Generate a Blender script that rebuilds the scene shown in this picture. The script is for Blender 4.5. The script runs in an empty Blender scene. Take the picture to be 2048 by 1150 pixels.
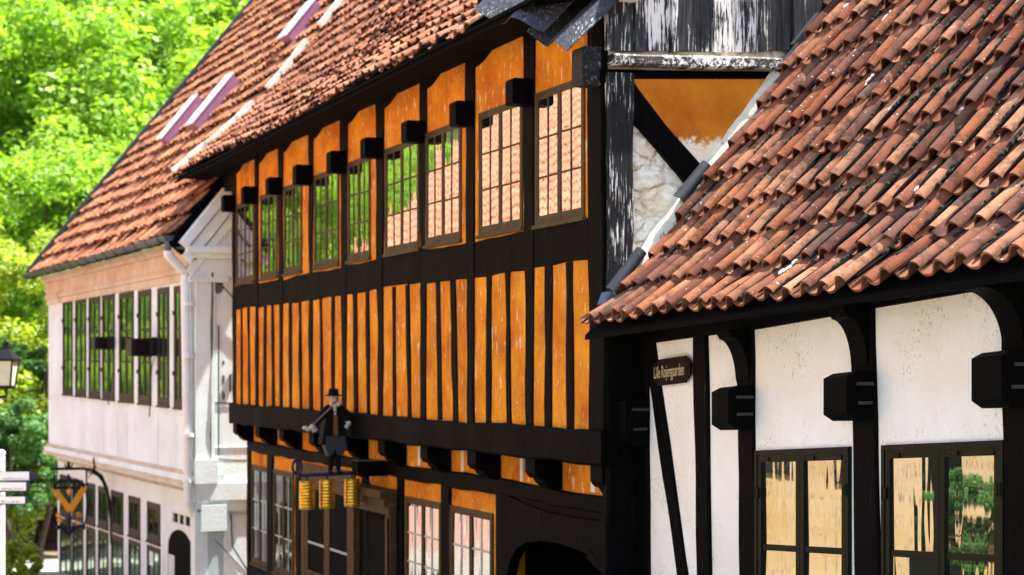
import bpy, bmesh, math, random
import numpy as np
from mathutils import Vector, Matrix, noise as mnoise

random.seed(11)
rng = np.random.default_rng(11)
SC = bpy.context.scene
COL = SC.collection
V = Vector
UP = V((0, 0, 1))

# ------------------------------------------------------------------ camera, sky, sun, exposure
FPX, CX, HY = 3600.0, 1024.0, 742.0          # focal length and principal point in photograph pixels (2048 x 1150)
cam = bpy.data.cameras.new('camera')
cam.sensor_width = 36.0
cam.lens = 36.0 * FPX / 2048.0
cam.shift_y = (HY - 575.0) / 2048.0
cam.clip_start, cam.clip_end = 0.1, 2000
cam.dof.use_dof = True
cam.dof.focus_distance = 11.6
cam.dof.aperture_fstop = 2.6
camo = bpy.data.objects.new('camera', cam)
camo.location = (0, 0, 0)
camo.rotation_euler = (math.pi / 2, 0, 0)
COL.objects.link(camo)
SC.camera = camo

D_ST = V((-0.3707, 0.9287, 0)).normalized()      # down the street
N_ST = V((0.9287, 0.3707, 0)).normalized()       # into the houses on the right
SUN_EL, SUN_A = math.radians(64), math.radians(9)      # high, behind the right-hand roofs
SH = (N_ST * math.cos(SUN_A) - D_ST * math.sin(SUN_A))
SUN_DIR = SH * math.cos(SUN_EL) + UP * math.sin(SUN_EL)
world = bpy.data.worlds.new('World')
SC.world = world
world.use_nodes = True
wn = world.node_tree
wn.nodes.clear()
wo = wn.nodes.new('ShaderNodeOutputWorld')
wb = wn.nodes.new('ShaderNodeBackground')
sky = wn.nodes.new('ShaderNodeTexSky')
sky.sky_type = 'NISHITA'
sky.sun_disc = False
sky.sun_elevation = SUN_EL
sky.sun_rotation = math.atan2(SUN_DIR.x, SUN_DIR.y)
sky.air_density = 1.0
sky.dust_density = 2.0
wb.inputs['Strength'].default_value = 0.12
wn.links.new(sky.outputs[0], wb.inputs[0])
wn.links.new(wb.outputs[0], wo.inputs[0])
sun = bpy.data.lights.new('sun', 'SUN')
sun.energy = 4.6
sun.angle = math.radians(0.5)
sun.color = (1.0, 0.96, 0.90)
suno = bpy.data.objects.new('sun', sun)
suno.rotation_euler = (-SUN_DIR).to_track_quat('-Z', 'Y').to_euler()
suno.location = (0, -20, 40)
COL.objects.link(suno)
SC.view_settings.view_transform = 'Standard'
SC.view_settings.look = 'None'
SC.view_settings.exposure = 2.2
SC.view_settings.gamma = 1.0
SC.cycles.max_bounces = 8
SC.cycles.diffuse_bounces = 5

# ------------------------------------------------------------------ helpers
class Fr:
    """a wall plane: u metres along it, z up, o metres out of it; slope tilts its level lines"""
    def __init__(s, P0, d, out, slope=0.0):
        s.P0, s.d, s.out, s.slope = V(P0), V(d), V(out), slope
    def at(s, u, z, o=0.0):
        return s.P0 + s.d * u + s.out * o + UP * (z + s.slope * u)
    def px(s, x, y, o=0.0):
        r = V(((x - CX) / FPX, 1, (HY - y) / FPX))
        t = (s.P0.dot(s.out) + o) / r.dot(s.out)
        p = r * t
        u = (p - s.P0).dot(s.d)
        return u, p.z - s.P0.z - s.slope * u

def P(x, y, Y):
    return V(((x - CX) / FPX * Y, Y, (HY - y) / FPX * Y))

ORG = {}
class MB:
    def __init__(s):
        s.v, s.f = [], []
    def add(s, vs, fs):
        b = len(s.v)
        s.v.extend([tuple(p) for p in vs])
        s.f.extend([tuple(i + b for i in f) for f in fs])
        return s
    def build(s, name, mat, parent=None, smooth=False):
        org = ORG.get(parent.name, V((0, 0, 0))) if parent else V((0, 0, 0))
        me = bpy.data.meshes.new(name)
        me.from_pydata([tuple(V(p) - org) for p in s.v], [], s.f)
        me.materials.append(mat)
        bm = bmesh.new(); bm.from_mesh(me)
        bmesh.ops.recalc_face_normals(bm, faces=bm.faces)
        bm.to_mesh(me); bm.free()
        if smooth:
            me.polygons.foreach_set('use_smooth', [True] * len(me.polygons))
            me.set_sharp_from_angle(angle=math.radians(42))
        o = bpy.data.objects.new(name, me)
        COL.objects.link(o)
        if parent:
            o.parent = parent
            ORG[o.name] = org
        return o

def np_mesh(name, mat, verts, faces, parent=None, smooth=False):
    org = ORG.get(parent.name, V((0, 0, 0))) if parent else V((0, 0, 0))
    verts = np.asarray(verts, np.float32) - np.array(org, np.float32)
    k = faces.shape[1]
    me = bpy.data.meshes.new(name)
    me.vertices.add(len(verts)); me.vertices.foreach_set('co', verts.ravel())
    me.loops.add(faces.size); me.loops.foreach_set('vertex_index', faces.astype(np.int32).ravel())
    me.polygons.add(len(faces))
    me.polygons.foreach_set('loop_start', np.arange(0, faces.size, k, dtype=np.int32))
    if smooth:
        me.polygons.foreach_set('use_smooth', np.ones(len(faces), bool))
    me.update(calc_edges=True)
    me.materials.append(mat)
    if smooth:
        me.set_sharp_from_angle(angle=math.radians(45))
    o = bpy.data.objects.new(name, me)
    COL.objects.link(o)
    if parent:
        o.parent = parent
        ORG[o.name] = org
    return o

def tag(o, label=None, cat=None, group=None, kind=None):
    if label: o['label'] = label
    if cat: o['category'] = cat
    if group: o['group'] = group
    if kind: o['kind'] = kind
    return o

def thing(name, loc, label, cat, group=None):
    o = bpy.data.objects.new(name, None)
    o.location = loc
    o.empty_display_size = 0.2
    COL.objects.link(o)
    ORG[o.name] = V(loc)
    return tag(o, label, cat, group)

def copy_tree(o, parent=None):
    c = o.copy()
    COL.objects.link(c)
    if parent: c.parent = parent
    for ch in list(o.children): copy_tree(ch, c)
    return c

def beam(mb, F, A, B, w, o0, o1, wob=0.008, ch=0.012, seg=None, w2=None):
    """a hewn timber lying in the wall plane from A to B (u, z), with wavering edges and chamfered arrises"""
    A, B = V(A), V(B)
    L = (B - A).length
    t = (B - A) / L
    q = V((-t.y, t.x))
    n = seg or max(2, int(L / 0.22))
    w2 = w2 or w
    ph = random.uniform(0, 100)
    vs, fs = [], []
    for i in range(n + 1):
        k = i / n
        c = A + t * (L * k)
        ww = w + (w2 - w) * k
        a = -ww / 2 + wob * mnoise.noise((ph + k * L * 1.7, 0.3, 0)) * 2
        b = ww / 2 + wob * mnoise.noise((ph + k * L * 1.7, 7.3, 0)) * 2
        e0 = o0; e1 = o1 + wob * 0.6 * mnoise.noise((ph + k * L * 2.1, 3.3, 0)) * 2
        for (qq, oo) in ((a, e0 + ch), (a, e1 - ch), (a + ch, e1), (b - ch, e1), (b, e1 - ch), (b, e0 + ch), (b - ch, e0), (a + ch, e0)):
            p = c + q * qq
            vs.append(F.at(p.x, p.y, oo))
    for i in range(n):
        for j in range(8):
            fs.append((i * 8 + j, i * 8 + (j + 1) % 8, (i + 1) * 8 + (j + 1) % 8, (i + 1) * 8 + j))
    fs.append(tuple(range(8)))
    fs.append(tuple(n * 8 + j for j in range(8)))
    return mb.add(vs, fs)

def prism(mb, F, poly, o0, o1):
    n = len(poly)
    vs = [F.at(u, z, o0) for u, z in poly] + [F.at(u, z, o1) for u, z in poly]
    fs = [tuple(range(n)), tuple(range(2 * n - 1, n - 1, -1))]
    fs += [(i, (i + 1) % n, n + (i + 1) % n, n + i) for i in range(n)]
    return mb.add(vs, fs)

def rect(mb, F, u0, u1, z0, z1, o0, o1):
    return prism(mb, F, [(u0, z0), (u1, z0), (u1, z1), (u0, z1)], o0, o1)

def prism_oz(mb, F, u0, u1, poly):
    n = len(poly)
    vs = [F.at(u0, z, o) for o, z in poly] + [F.at(u1, z, o) for o, z in poly]
    fs = [tuple(range(n)), tuple(range(2 * n - 1, n - 1, -1))]
    fs += [(i, (i + 1) % n, n + (i + 1) % n, n + i) for i in range(n)]
    return mb.add(vs, fs)

def box(mb, c, X, Y, Z):
    """box with centre c and half-axis vectors"""
    c = V(c)
    vs = [c + X * a + Y * b + Z * g for g in (-1, 1) for (a, b) in ((-1, -1), (1, -1), (1, 1), (-1, 1))]
    return mb.add(vs, [(0, 1, 2, 3), (7, 6, 5, 4), (0, 1, 5, 4), (1, 2, 6, 5), (2, 3, 7, 6), (3, 0, 4, 7)])

def tube(mb, pts, r, n=8, r2=None):
    pts = [V(p) for p in pts]
    m = len(pts)
    rs = r if isinstance(r, (list, tuple)) else [r + ((r2 if r2 is not None else r) - r) * i / (m - 1) for i in range(m)]
    vs, fs = [], []
    prev = None
    for i, p in enumerate(pts):
        t = (pts[min(i + 1, m - 1)] - pts[max(i - 1, 0)]).normalized()
        if prev is None:
            a = t.orthogonal().normalized()
        else:
            a = (prev - t * prev.dot(t)).normalized()
        prev = a
        b = t.cross(a)
        for j in range(n):
            an = 2 * math.pi * j / n
            vs.append(p + (a * math.cos(an) + b * math.sin(an)) * rs[i])
    for i in range(m - 1):
        for j in range(n):
            fs.append((i * n + j, i * n + (j + 1) % n, (i + 1) * n + (j + 1) % n, (i + 1) * n + j))
    fs.append(tuple(range(n))); fs.append(tuple((m - 1) * n + j for j in range(n)))
    return mb.add(vs, fs)

def lathe(mb, c, prof, n=16, axis=UP):
    """prof: (radius, height) pairs round an axis through c"""
    c = V(c); ax = V(axis).normalized(); a = ax.orthogonal().normalized(); b = ax.cross(a)
    vs, fs = [], []
    for r, h in prof:
        for j in range(n):
            an = 2 * math.pi * j / n
            vs.append(c + ax * h + (a * math.cos(an) + b * math.sin(an)) * max(r, 1e-4))
    m = len(prof)
    for i in range(m - 1):
        for j in range(n):
            fs.append((i * n + j, i * n + (j + 1) % n, (i + 1) * n + (j + 1) % n, (i + 1) * n + j))
    fs.append(tuple(range(n))); fs.append(tuple((m - 1) * n + j for j in range(n)))
    return mb.add(vs, fs)

def blob(mb, c, rx, ry, rz, n=10, m=7, X=V((1, 0, 0)), Y=V((0, 1, 0))):
    c = V(c); vs, fs = [], []
    Zx = V(X).cross(V(Y)).normalized()
    for i in range(m + 1):
        th = math.pi * i / m
        for j in range(n):
            an = 2 * math.pi * j / n
            s_ = max(math.sin(th), 0.02)
            vs.append(c + X * (rx * s_ * math.cos(an)) + Y * (ry * s_ * math.sin(an)) + Zx * (rz * math.cos(th)))
    for i in range(m):
        for j in range(n):
            fs.append((i * n + j, i * n + (j + 1) % n, (i + 1) * n + (j + 1) % n, (i + 1) * n + j))
    fs.append(tuple(range(n))); fs.append(tuple(m * n + j for j in range(n)))
    return mb.add(vs, fs)

# ------------------------------------------------------------------ materials
class NT:
    def __init__(s, name):
        s.m = bpy.data.materials.new(name); s.m.use_nodes = True
        s.t = s.m.node_tree; s.t.nodes.clear()
        s.out = s.n('ShaderNodeOutputMaterial')
    def n(s, typ, **kw):
        nd = s.t.nodes.new(typ)
        for k, v in kw.items():
            if k in nd.inputs.keys(): nd.inputs[k].default_value = v
            else: setattr(nd, k, v)
        return nd
    def l(s, a, b): s.t.links.new(a, b)
    def coords(s, scale=(1, 1, 1), rz=0.0):
        tc = s.n('ShaderNodeTexCoord')
        src = tc.outputs['Object']
        if rz:
            m0 = s.n('ShaderNodeMapping'); m0.inputs['Rotation'].default_value = (0, 0, rz)
            s.l(src, m0.inputs['Vector']); src = m0.outputs[0]
        mp = s.n('ShaderNodeMapping'); mp.inputs['Scale'].default_value = scale
        s.l(src, mp.inputs['Vector'])
        return mp.outputs[0]
    def noise(s, vec, scale, detail=5, rough=0.6, dist=0.0):
        nd = s.n('ShaderNodeTexNoise', Scale=scale, Detail=detail, Roughness=rough, Distortion=dist)
        if vec is not None: s.l(vec, nd.inputs['Vector'])
        return nd.outputs['Fac']
    def ramp(s, fac, stops, interp='LINEAR'):
        r = s.n('ShaderNodeValToRGB'); cr = r.color_ramp; cr.interpolation = interp
        while len(cr.elements) < len(stops): cr.elements.new(0.5)
        for e, (p, c) in zip(cr.elements, stops):
            e.position = p
            e.color = (c, c, c, 1) if isinstance(c, (int, float)) else (*c, 1)
        s.l(fac, r.inputs['Fac'])
        return r.outputs['Color']
    def mix(s, fac, a, b, blend='MIX'):
        m = s.n('ShaderNodeMix', data_type='RGBA', blend_type=blend)
        for key, val in (('Factor', fac), ('A', a), ('B', b)):
            sock = [i for i in m.inputs if i.name == key and i.enabled][0]
            if isinstance(val, (int, float)): sock.default_value = val
            elif isinstance(val, tuple): sock.default_value = (*val, 1)
            else: s.l(val, sock)
        return [o for o in m.outputs if o.enabled][0]
    def island(s):
        return s.n('ShaderNodeNewGeometry').outputs['Random Per Island']
    def bump(s, h, strength=0.3, dist=0.01):
        b = s.n('ShaderNodeBump', Strength=strength, Distance=dist)
        s.l(h, b.inputs['Height'])
        return b.outputs[0]
    def princ(s, color, rough=0.8, spec=0.3, normal=None, metal=0.0):
        p = s.n('ShaderNodeBsdfPrincipled')
        p.inputs['Metallic'].default_value = metal
        for key, val in (('Base Color', color), ('Roughness', rough), ('Specular IOR Level', spec)):
            if isinstance(val, tuple): p.inputs[key].default_value = (*val, 1)
            elif isinstance(val, (int, float)): p.inputs[key].default_value = val
            else: s.l(val, p.inputs[key])
        if normal is not None: s.l(normal, p.inputs['Normal'])
        s.l(p.outputs[0], s.out.inputs[0])
        return p

RZ = math.atan2(-D_ST.y, D_ST.x)         # turns the street direction onto +x
M = {}

def plaster(name, base, dark, chip, chips=0.0, scale=1.0, bump=0.4, pits=None, spotthr=0.66):
    t = NT(name)
    c = t.coords()
    big = t.noise(c, 1.3 * scale, 6, 0.62)
    col = t.mix(t.ramp(big, [(0.38, 0.0), (0.68, 1.0)]), base, dark)
    fine = t.noise(t.coords((6, 6, 2.2)), 4 * scale, 6, 0.7)
    col = t.mix(t.ramp(fine, [(0.50, 0.0), (0.72, 0.55)]), col, dark)
    if chips:
        sp = t.noise(t.coords((5, 5, 1.5), 0.3), 3.6, 6, 0.7)
        col = t.mix(t.ramp(sp, [(spotthr, 0.0), (spotthr + 0.03, chips)]), col, chip)
    if pits:
        pn = t.noise(t.coords((9, 9, 7)), 4.5, 4, 0.75)
        pm = t.noise(t.coords((1, 1, 1)), 2.2, 3, 0.5)
        mask = t.mix(1.0, t.ramp(pn, [(0.56, 0.0), (0.66, 1.0)]), t.ramp(pm, [(0.45, 0.0), (0.7, 1.0)]), 'MULTIPLY')
        col = t.mix(mask, col, pits)
    nrm = t.bump(t.noise(c, 22, 7, 0.75), bump, 0.02)
    t.princ(col, 0.9, 0.15, nrm)
    return t.m

def timber(name, dark, mid, fleck, thr, horiz=False, vary=False, fscale=1.0, rough=0.6, spec=0.2):
    t = NT(name)
    sc = (1.6, 22, 22) if horiz else (22, 22, 1.6)
    c = t.coords(sc, RZ)
    g = t.noise(c, 1.6 * fscale, 7, 0.7, 0.4)
    g2 = t.noise(t.coords((1.5, 1.5, 1.2), RZ), 2.0, 4, 0.6)
    col = t.mix(t.ramp(g, [(0.35, 0.0), (0.75, 1.0)]), dark, mid)
    mm = t.n('ShaderNodeMath', operation='ADD'); t.l(g, mm.inputs[0])
    m2 = t.n('ShaderNodeMath', operation='MULTIPLY'); m2.inputs[1].default_value = 0.55; t.l(g2, m2.inputs[0])
    t.l(m2.outputs[0], mm.inputs[1])
    fac = mm.outputs[0]
    if vary:
        m3 = t.n('ShaderNodeMath', operation='MULTIPLY_ADD'); m3.inputs[1].default_value = 0.22; t.l(t.island(), m3.inputs[0]); t.l(fac, m3.inputs[2])
        fac = m3.outputs[0]
    col = t.mix(t.ramp(fac, [(thr, 0.0), (min(thr + 0.09, 1.0), 1.0)]), col, fleck)
    nrm = t.bump(g, 0.6, 0.012)
    t.princ(col, rough, spec, nrm)
    return t.m

def plain(name, color, rough=0.6, metal=0.0, var=0.25, spec=0.3, nscale=9):
    t = NT(name)
    f = t.noise(t.coords(), nscale, 5, 0.65)
    c2 = tuple(x * (1 - var) for x in color)
    col = t.mix(t.ramp(f, [(0.35, 0.0), (0.7, 1.0)]), color, c2)
    t.princ(col, rough, spec, t.bump(f, 0.15, 0.01), metal)
    return t.m

def tile_mat(name, cols, lichen=0.68, dirt=0.8, deep=1.0):
    t = NT(name)
    cols = [tuple(x * deep for x in c) for c in cols]
    col = t.ramp(t.island(), [(i / (len(cols) - 1), c) for i, c in enumerate(cols)])
    c = t.coords()
    st = t.noise(c, 9, 7, 0.72)
    col = t.mix(t.ramp(st, [(0.47, 0.0), (0.64, dirt)]), col, (0.035, 0.02, 0.016))
    fine = t.noise(c, 60, 4, 0.7)
    col = t.mix(t.ramp(fine, [(0.55, 0.0), (0.75, 0.35)]), col, (0.08, 0.04, 0.03))
    li = t.noise(c, 34, 3, 0.55)
    li2 = t.noise(c, 1.6, 3, 0.5)
    mk = t.mix(1.0, t.ramp(li, [(lichen, 0.0), (lichen + 0.03, 1.0)]), t.ramp(li2, [(0.35, 0.0), (0.62, 1.0)]), 'MULTIPLY')
    col = t.mix(mk, col, (0.62, 0.6, 0.55))
    big = t.noise(t.coords((5, 5, 5), 0.0), 1.7, 4, 0.6)
    col = t.mix(t.ramp(big, [(0.71, 0.0), (0.74, 0.85)]), col, (0.42, 0.41, 0.36))
    t.princ(col, 0.9, 0.06, t.bump(st, 0.35, 0.012))
    return t.m

def glass(name, wav, refl=0.62, tint=(0.95, 0.97, 0.95)):
    t = NT(name)
    n1 = t.noise(t.coords((7, 7, 0.9)), 1.2, 1, 0.4, 0.3)
    nrm = t.bump(n1, wav, 0.03)
    d = t.n('ShaderNodeBsdfDiffuse'); d.inputs['Color'].default_value = (0.012, 0.013, 0.012, 1)
    g = t.n('ShaderNodeBsdfGlossy'); g.inputs['Color'].default_value = (*tint, 1); g.inputs['Roughness'].default_value = 0.012
    t.l(nrm, g.inputs['Normal'])
    mx = t.n('ShaderNodeMixShader'); mx.inputs[0].default_value = refl
    t.l(d.outputs[0], mx.inputs[1]); t.l(g.outputs[0], mx.inputs[2])
    t.l(mx.outputs[0], t.out.inputs[0])
    return t.m

def leaf(name, cols, trans=0.45):
    t = NT(name)
    col = t.ramp(t.island(), [(i / (len(cols) - 1), c) for i, c in enumerate(cols)])
    d = t.n('ShaderNodeBsdfPrincipled'); d.inputs['Roughness'].default_value = 0.5
    d.inputs['Specular IOR Level'].default_value = 0.35
    t.l(col, d.inputs['Base Color'])
    tr = t.n('ShaderNodeBsdfTranslucent')
    hs = t.mix(1.0, col, (1.3, 1.25, 0.5), 'MULTIPLY')
    t.l(hs, tr.inputs['Color'])
    mx = t.n('ShaderNodeMixShader'); mx.inputs[0].default_value = trans
    t.l(d.outputs[0], mx.inputs[1]); t.l(tr.outputs[0], mx.inputs[2])
    t.l(mx.outputs[0], t.out.inputs[0])
    return t.m

M['ochre'] = plaster('ochre_plaster', (0.76, 0.295, 0.014), (0.46, 0.115, 0.007), (0.78, 0.60, 0.38), 0.85, 1.6, 0.7, (0.20, 0.05, 0.006), spotthr=0.60)
M['gable_ochre'] = plaster('gable_ochre_plaster', (0.62, 0.22, 0.02), (0.42, 0.11, 0.012), (0.8, 0.6, 0.35), 0.6, spotthr=0.66)
def worn_ochre():
    t = NT('worn_gable_ochre')
    ps = t.n('ShaderNodeNewGeometry').outputs['Position']
    sx = t.n('ShaderNodeSeparateXYZ'); t.l(ps, sx.inputs[0])
    nz = t.noise(t.coords((3, 3, 3)), 3.2, 8, 0.8)
    m = t.n('ShaderNodeMath', operation='MULTIPLY_ADD'); t.l(nz, m.inputs[0]); m.inputs[1].default_value = 0.55; t.l(sx.outputs['Z'], m.inputs[2])
    k = t.n('ShaderNodeMapRange'); t.l(m.outputs[0], k.inputs[0]); k.inputs[1].default_value = 2.13; k.inputs[2].default_value = 2.20
    big = t.noise(t.coords(), 2.0, 6, 0.65)
    och = t.mix(t.ramp(big, [(0.38, 0.0), (0.68, 1.0)]), (0.66, 0.23, 0.015), (0.42, 0.11, 0.01))
    col = t.mix(k.outputs[0], (0.84, 0.74, 0.55), och)
    t.princ(col, 0.9, 0.1, t.bump(nz, 0.6, 0.03))
    return t.m
M['gable_ochre'] = worn_ochre()
def rubble_mat():
    t = NT('crumbling_lime_mortar')
    c = t.coords((5.5, 5.5, 8.5))
    wob = t.n('ShaderNodeTexNoise', Scale=1.3, Detail=3); t.l(c, wob.inputs['Vector'])
    cc = t.mix(0.45, c, wob.outputs['Color'])
    vo = t.n('ShaderNodeTexVoronoi', feature='DISTANCE_TO_EDGE', Scale=1.0); t.l(cc, vo.inputs['Vector'])
    n1 = t.noise(t.coords(), 5, 7, 0.75)
    col = t.mix(t.ramp(n1, [(0.45, 0.0), (0.68, 1.0)]), (0.88, 0.83, 0.70), (0.66, 0.52, 0.32))
    crack = t.mix(1.0, t.ramp(vo.outputs['Distance'], [(0.02, 1.0), (0.09, 0.0)]), t.ramp(t.noise(t.coords(), 7, 3), [(0.50, 0.0), (0.64, 1.0)]), 'MULTIPLY')
    col = t.mix(crack, col, (0.56, 0.40, 0.21))
    t.princ(col, 0.95, 0.05, t.bump(t.mix(0.5, n1, t.ramp(vo.outputs['Distance'], [(0.0, 0.0), (0.12, 1.0)])), 1.0, 0.04))
    return t.m
M['rubble'] = rubble_mat()
M['limewash'] = plaster('limewashed_plaster', (0.83, 0.81, 0.76), (0.76, 0.70, 0.60), (0.6, 0.5, 0.38), 0.0, 1.0, 0.35, (0.28, 0.19, 0.10))
M['white_paint'] = plaster('white_painted_render', (0.76, 0.90, 0.93), (0.66, 0.75, 0.77), (0.46, 0.40, 0.36), 0.6, 1.0, 0.3, spotthr=0.635)
M['grey_render'] = plaster('greyish_gable_render', (0.76, 0.86, 0.85), (0.60, 0.67, 0.65), (0.20, 0.20, 0.17), 0.7, 0.8, 0.3, spotthr=0.72)
M['cream'] = plaster('cream_cornice_plaster', (0.66, 0.56, 0.43), (0.48, 0.38, 0.27), (0.3, 0.2, 0.1), 0.4, 1.5, 0.3)
M['black_v'] = timber('tarred_timber_upright', (0.0012, 0.0011, 0.0011), (0.0035, 0.003, 0.003), (0.04, 0.034, 0.03), 0.985, spec=0.03)
M['black_h'] = timber('tarred_timber_level', (0.0006, 0.0006, 0.0007), (0.0025, 0.0023, 0.0025), (0.035, 0.033, 0.035), 1.03, True, spec=0.03)
M['jetty'] = timber('rain_streaked_tarred_beam', (0.0005, 0.0005, 0.0006), (0.0022, 0.002, 0.0023), (0.013, 0.0125, 0.014), 0.90, fscale=0.5, spec=0.03)
M['worn_v'] = timber('weathered_post', (0.003, 0.003, 0.003), (0.02, 0.02, 0.022), (0.72, 0.70, 0.66), 0.84, fscale=1.5)
M['board_v'] = timber('weathered_board', (0.004, 0.004, 0.005), (0.07, 0.068, 0.07), (0.70, 0.66, 0.60), 0.94, vary=True, fscale=1.3)
M['board_h'] = timber('weathered_rail', (0.008, 0.007, 0.006), (0.14, 0.125, 0.11), (0.80, 0.77, 0.70), 0.78, True)
M['worn_block'] = timber('weathered_beam_end', (0.003, 0.003, 0.0035), (0.03, 0.028, 0.028), (0.20, 0.19, 0.19), 0.86, True)
M['olive'] = plain('olive_brown_frame_paint', (0.075, 0.050, 0.018), 0.6, var=0.5, spec=0.15)
M['darkgreen'] = plain('black_green_frame_paint', (0.006, 0.008, 0.003), 0.5, var=0.55, spec=0.1)
M['portal'] = plain('brown_carved_oak', (0.085, 0.048, 0.016), 0.6, var=0.6, spec=0.15)
M['wframe'] = plain('dark_brown_window_paint', (0.020, 0.014, 0.014), 0.5)
M['palebar'] = plain('pale_grey_bar_paint', (0.5, 0.5, 0.46), 0.6)
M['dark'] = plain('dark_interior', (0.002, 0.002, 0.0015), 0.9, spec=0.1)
M['plank'] = timber('brown_gate_plank', (0.05, 0.016, 0.004), (0.16, 0.055, 0.01), (0.2, 0.08, 0.02), 1.0)
M['pegwood'] = plain('grey_oak_peg', (0.05, 0.042, 0.036), 0.8, var=0.6)
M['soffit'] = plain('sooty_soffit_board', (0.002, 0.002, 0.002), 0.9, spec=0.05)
M['tile_near'] = tile_mat('old_clay_pantile', [(0.36, 0.130, 0.060), (0.22, 0.068, 0.036), (0.46, 0.205, 0.11), (0.11, 0.042, 0.030), (0.39, 0.145, 0.066), (0.20, 0.085, 0.058), (0.48, 0.235, 0.13), (0.27, 0.088, 0.044), (0.15, 0.085, 0.065)], deep=0.68)
M['tile_far'] = tile_mat('sun_bleached_pantile', [(0.46, 0.195, 0.105), (0.36, 0.14, 0.075), (0.52, 0.25, 0.145), (0.22, 0.09, 0.06), (0.44, 0.18, 0.095), (0.32, 0.16, 0.105)], 0.69, 0.8, deep=0.78)
M['tile_white'] = tile_mat('weathered_orange_pantile', [(0.52, 0.22, 0.10), (0.40, 0.15, 0.075), (0.58, 0.28, 0.14), (0.26, 0.10, 0.06), (0.48, 0.20, 0.10), (0.36, 0.18, 0.11)], 0.69, 0.8, deep=0.84)
M['mortar'] = plaster('verge_mortar', (0.86, 0.79, 0.58), (0.62, 0.58, 0.48), (0.18, 0.17, 0.15), 0.8, 3.0, 1.0, spotthr=0.6)
M['grime'] = plain('black_roof_grime', (0.010, 0.009, 0.008), 0.95, var=0.6, nscale=30, spec=0.05)  # black standing in for shade in tile slits and under tile ends
M['moss'] = plain('dark_moss', (0.018, 0.020, 0.010), 0.95, var=0.6, nscale=30)  # moss, also spread along the slits to paint them darker
M['chalk'] = plaster('white_verge_lime', (0.82, 0.80, 0.68), (0.6, 0.58, 0.45), (0.3, 0.28, 0.2), 0.5, 3.0, 0.8)
M['sheet'] = timber('tarred_corrugated_sheet', (0.010, 0.011, 0.014), (0.07, 0.075, 0.09), (0.42, 0.42, 0.42), 0.88, fscale=1.3, rough=0.65)
M['zinc'] = plain('blue_grey_zinc', (0.10, 0.12, 0.16), 0.4, 0.7)
M['joint'] = plain('dirty_grey_mortar', (0.16, 0.165, 0.15), 0.95, var=0.7, nscale=12)
M['pipe'] = plain('white_painted_pipe', (0.80, 0.82, 0.82), 0.4, var=0.08)
M['iron'] = plain('black_wrought_iron', (0.010, 0.010, 0.012), 0.45, 0.3)
M['gold'] = plain('gilded_metal', (0.92, 0.50, 0.05), 0.28, 0.8, var=0.55, nscale=14)
M['gold_dull'] = plain('ochre_gilt_paint', (0.75, 0.33, 0.02), 0.5, 0.2)
M['skin'] = plain('painted_face', (0.46, 0.34, 0.26), 0.7)
M['linen'] = plain('white_linen_paint', (0.48, 0.44, 0.37), 0.8)
M['coat'] = plain('black_coat_paint', (0.003, 0.003, 0.0035), 0.7, spec=0.1)
M['breeches'] = plain('slate_grey_paint', (0.022, 0.026, 0.032), 0.6)
M['staffgrey'] = plain('dull_grey_staff', (0.16, 0.14, 0.12), 0.6)
M['rust'] = plain('rust_brown_paint', (0.16, 0.05, 0.015), 0.6)
M['violet'] = plain('violet_brown_skylight_side', (0.30, 0.13, 0.21), 0.5)
M['bright'] = plain('white_skylight_frame', (0.85, 0.83, 0.86), 0.4, var=0.05)  # white stands in for glare on upward faces
M['slate'] = plain('grey_slate', (0.035, 0.037, 0.043), 0.6, var=0.6, nscale=20)
M['letter'] = plain('faded_gilt_lettering', (0.50, 0.40, 0.24), 0.5, var=0.15)
M['plaque'] = plain('dark_brown_enamel', (0.009, 0.004, 0.002), 0.6, spec=0.08)
M['navy'] = plain('navy_sign_paint', (0.012, 0.02, 0.06), 0.5)
M['signwhite'] = plain('white_sign_paint', (0.85, 0.86, 0.88), 0.5, var=0.04)
M['milkglass'] = plain('milky_lantern_glass', (0.55, 0.52, 0.42), 0.25, var=0.15)
M['bark'] = plain('brown_bark', (0.07, 0.05, 0.035), 0.9, var=0.6)
M['fence'] = timber('dark_red_fence_board', (0.018, 0.006, 0.004), (0.035, 0.012, 0.008), (0.06, 0.02, 0.015), 1.0)
M['yellow'] = plaster('yellow_limewash', (0.56, 0.42, 0.25), (0.52, 0.33, 0.12), (0.20, 0.15, 0.10), 0.9, 0.8, spotthr=0.56)
M['redwall'] = plaster('red_limewash', (0.46, 0.40, 0.36), (0.30, 0.26, 0.23), (0.55, 0.20, 0.13), 0.95, 1.4, spotthr=0.49)
M['glass_a'] = glass('old_crown_glass', 0.03, 0.55, (1.0, 0.90, 0.87))
M['glass_b'] = glass('wavy_window_glass', 0.05, 0.40)
M['glass_c'] = glass('streaky_window_glass', 0.28, 0.50)
M['glass_d'] = glass('greenish_window_glass', 0.15, 0.62, (0.75, 0.95, 0.8))
M['leaf_lime'] = leaf('lime_green_leaves', [(0.18, 0.36, 0.03), (0.29, 0.48, 0.055), (0.11, 0.25, 0.018), (0.40, 0.56, 0.11)], 0.52)
M['leaf_yellow'] = leaf('yellow_green_leaves', [(0.24, 0.34, 0.02), (0.32, 0.40, 0.04), (0.14, 0.24, 0.015), (0.36, 0.42, 0.06)])
M['leaf_deep'] = leaf('deep_green_leaves', [(0.06, 0.17, 0.035), (0.10, 0.24, 0.06), (0.04, 0.12, 0.02), (0.16, 0.30, 0.10)])
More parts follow.
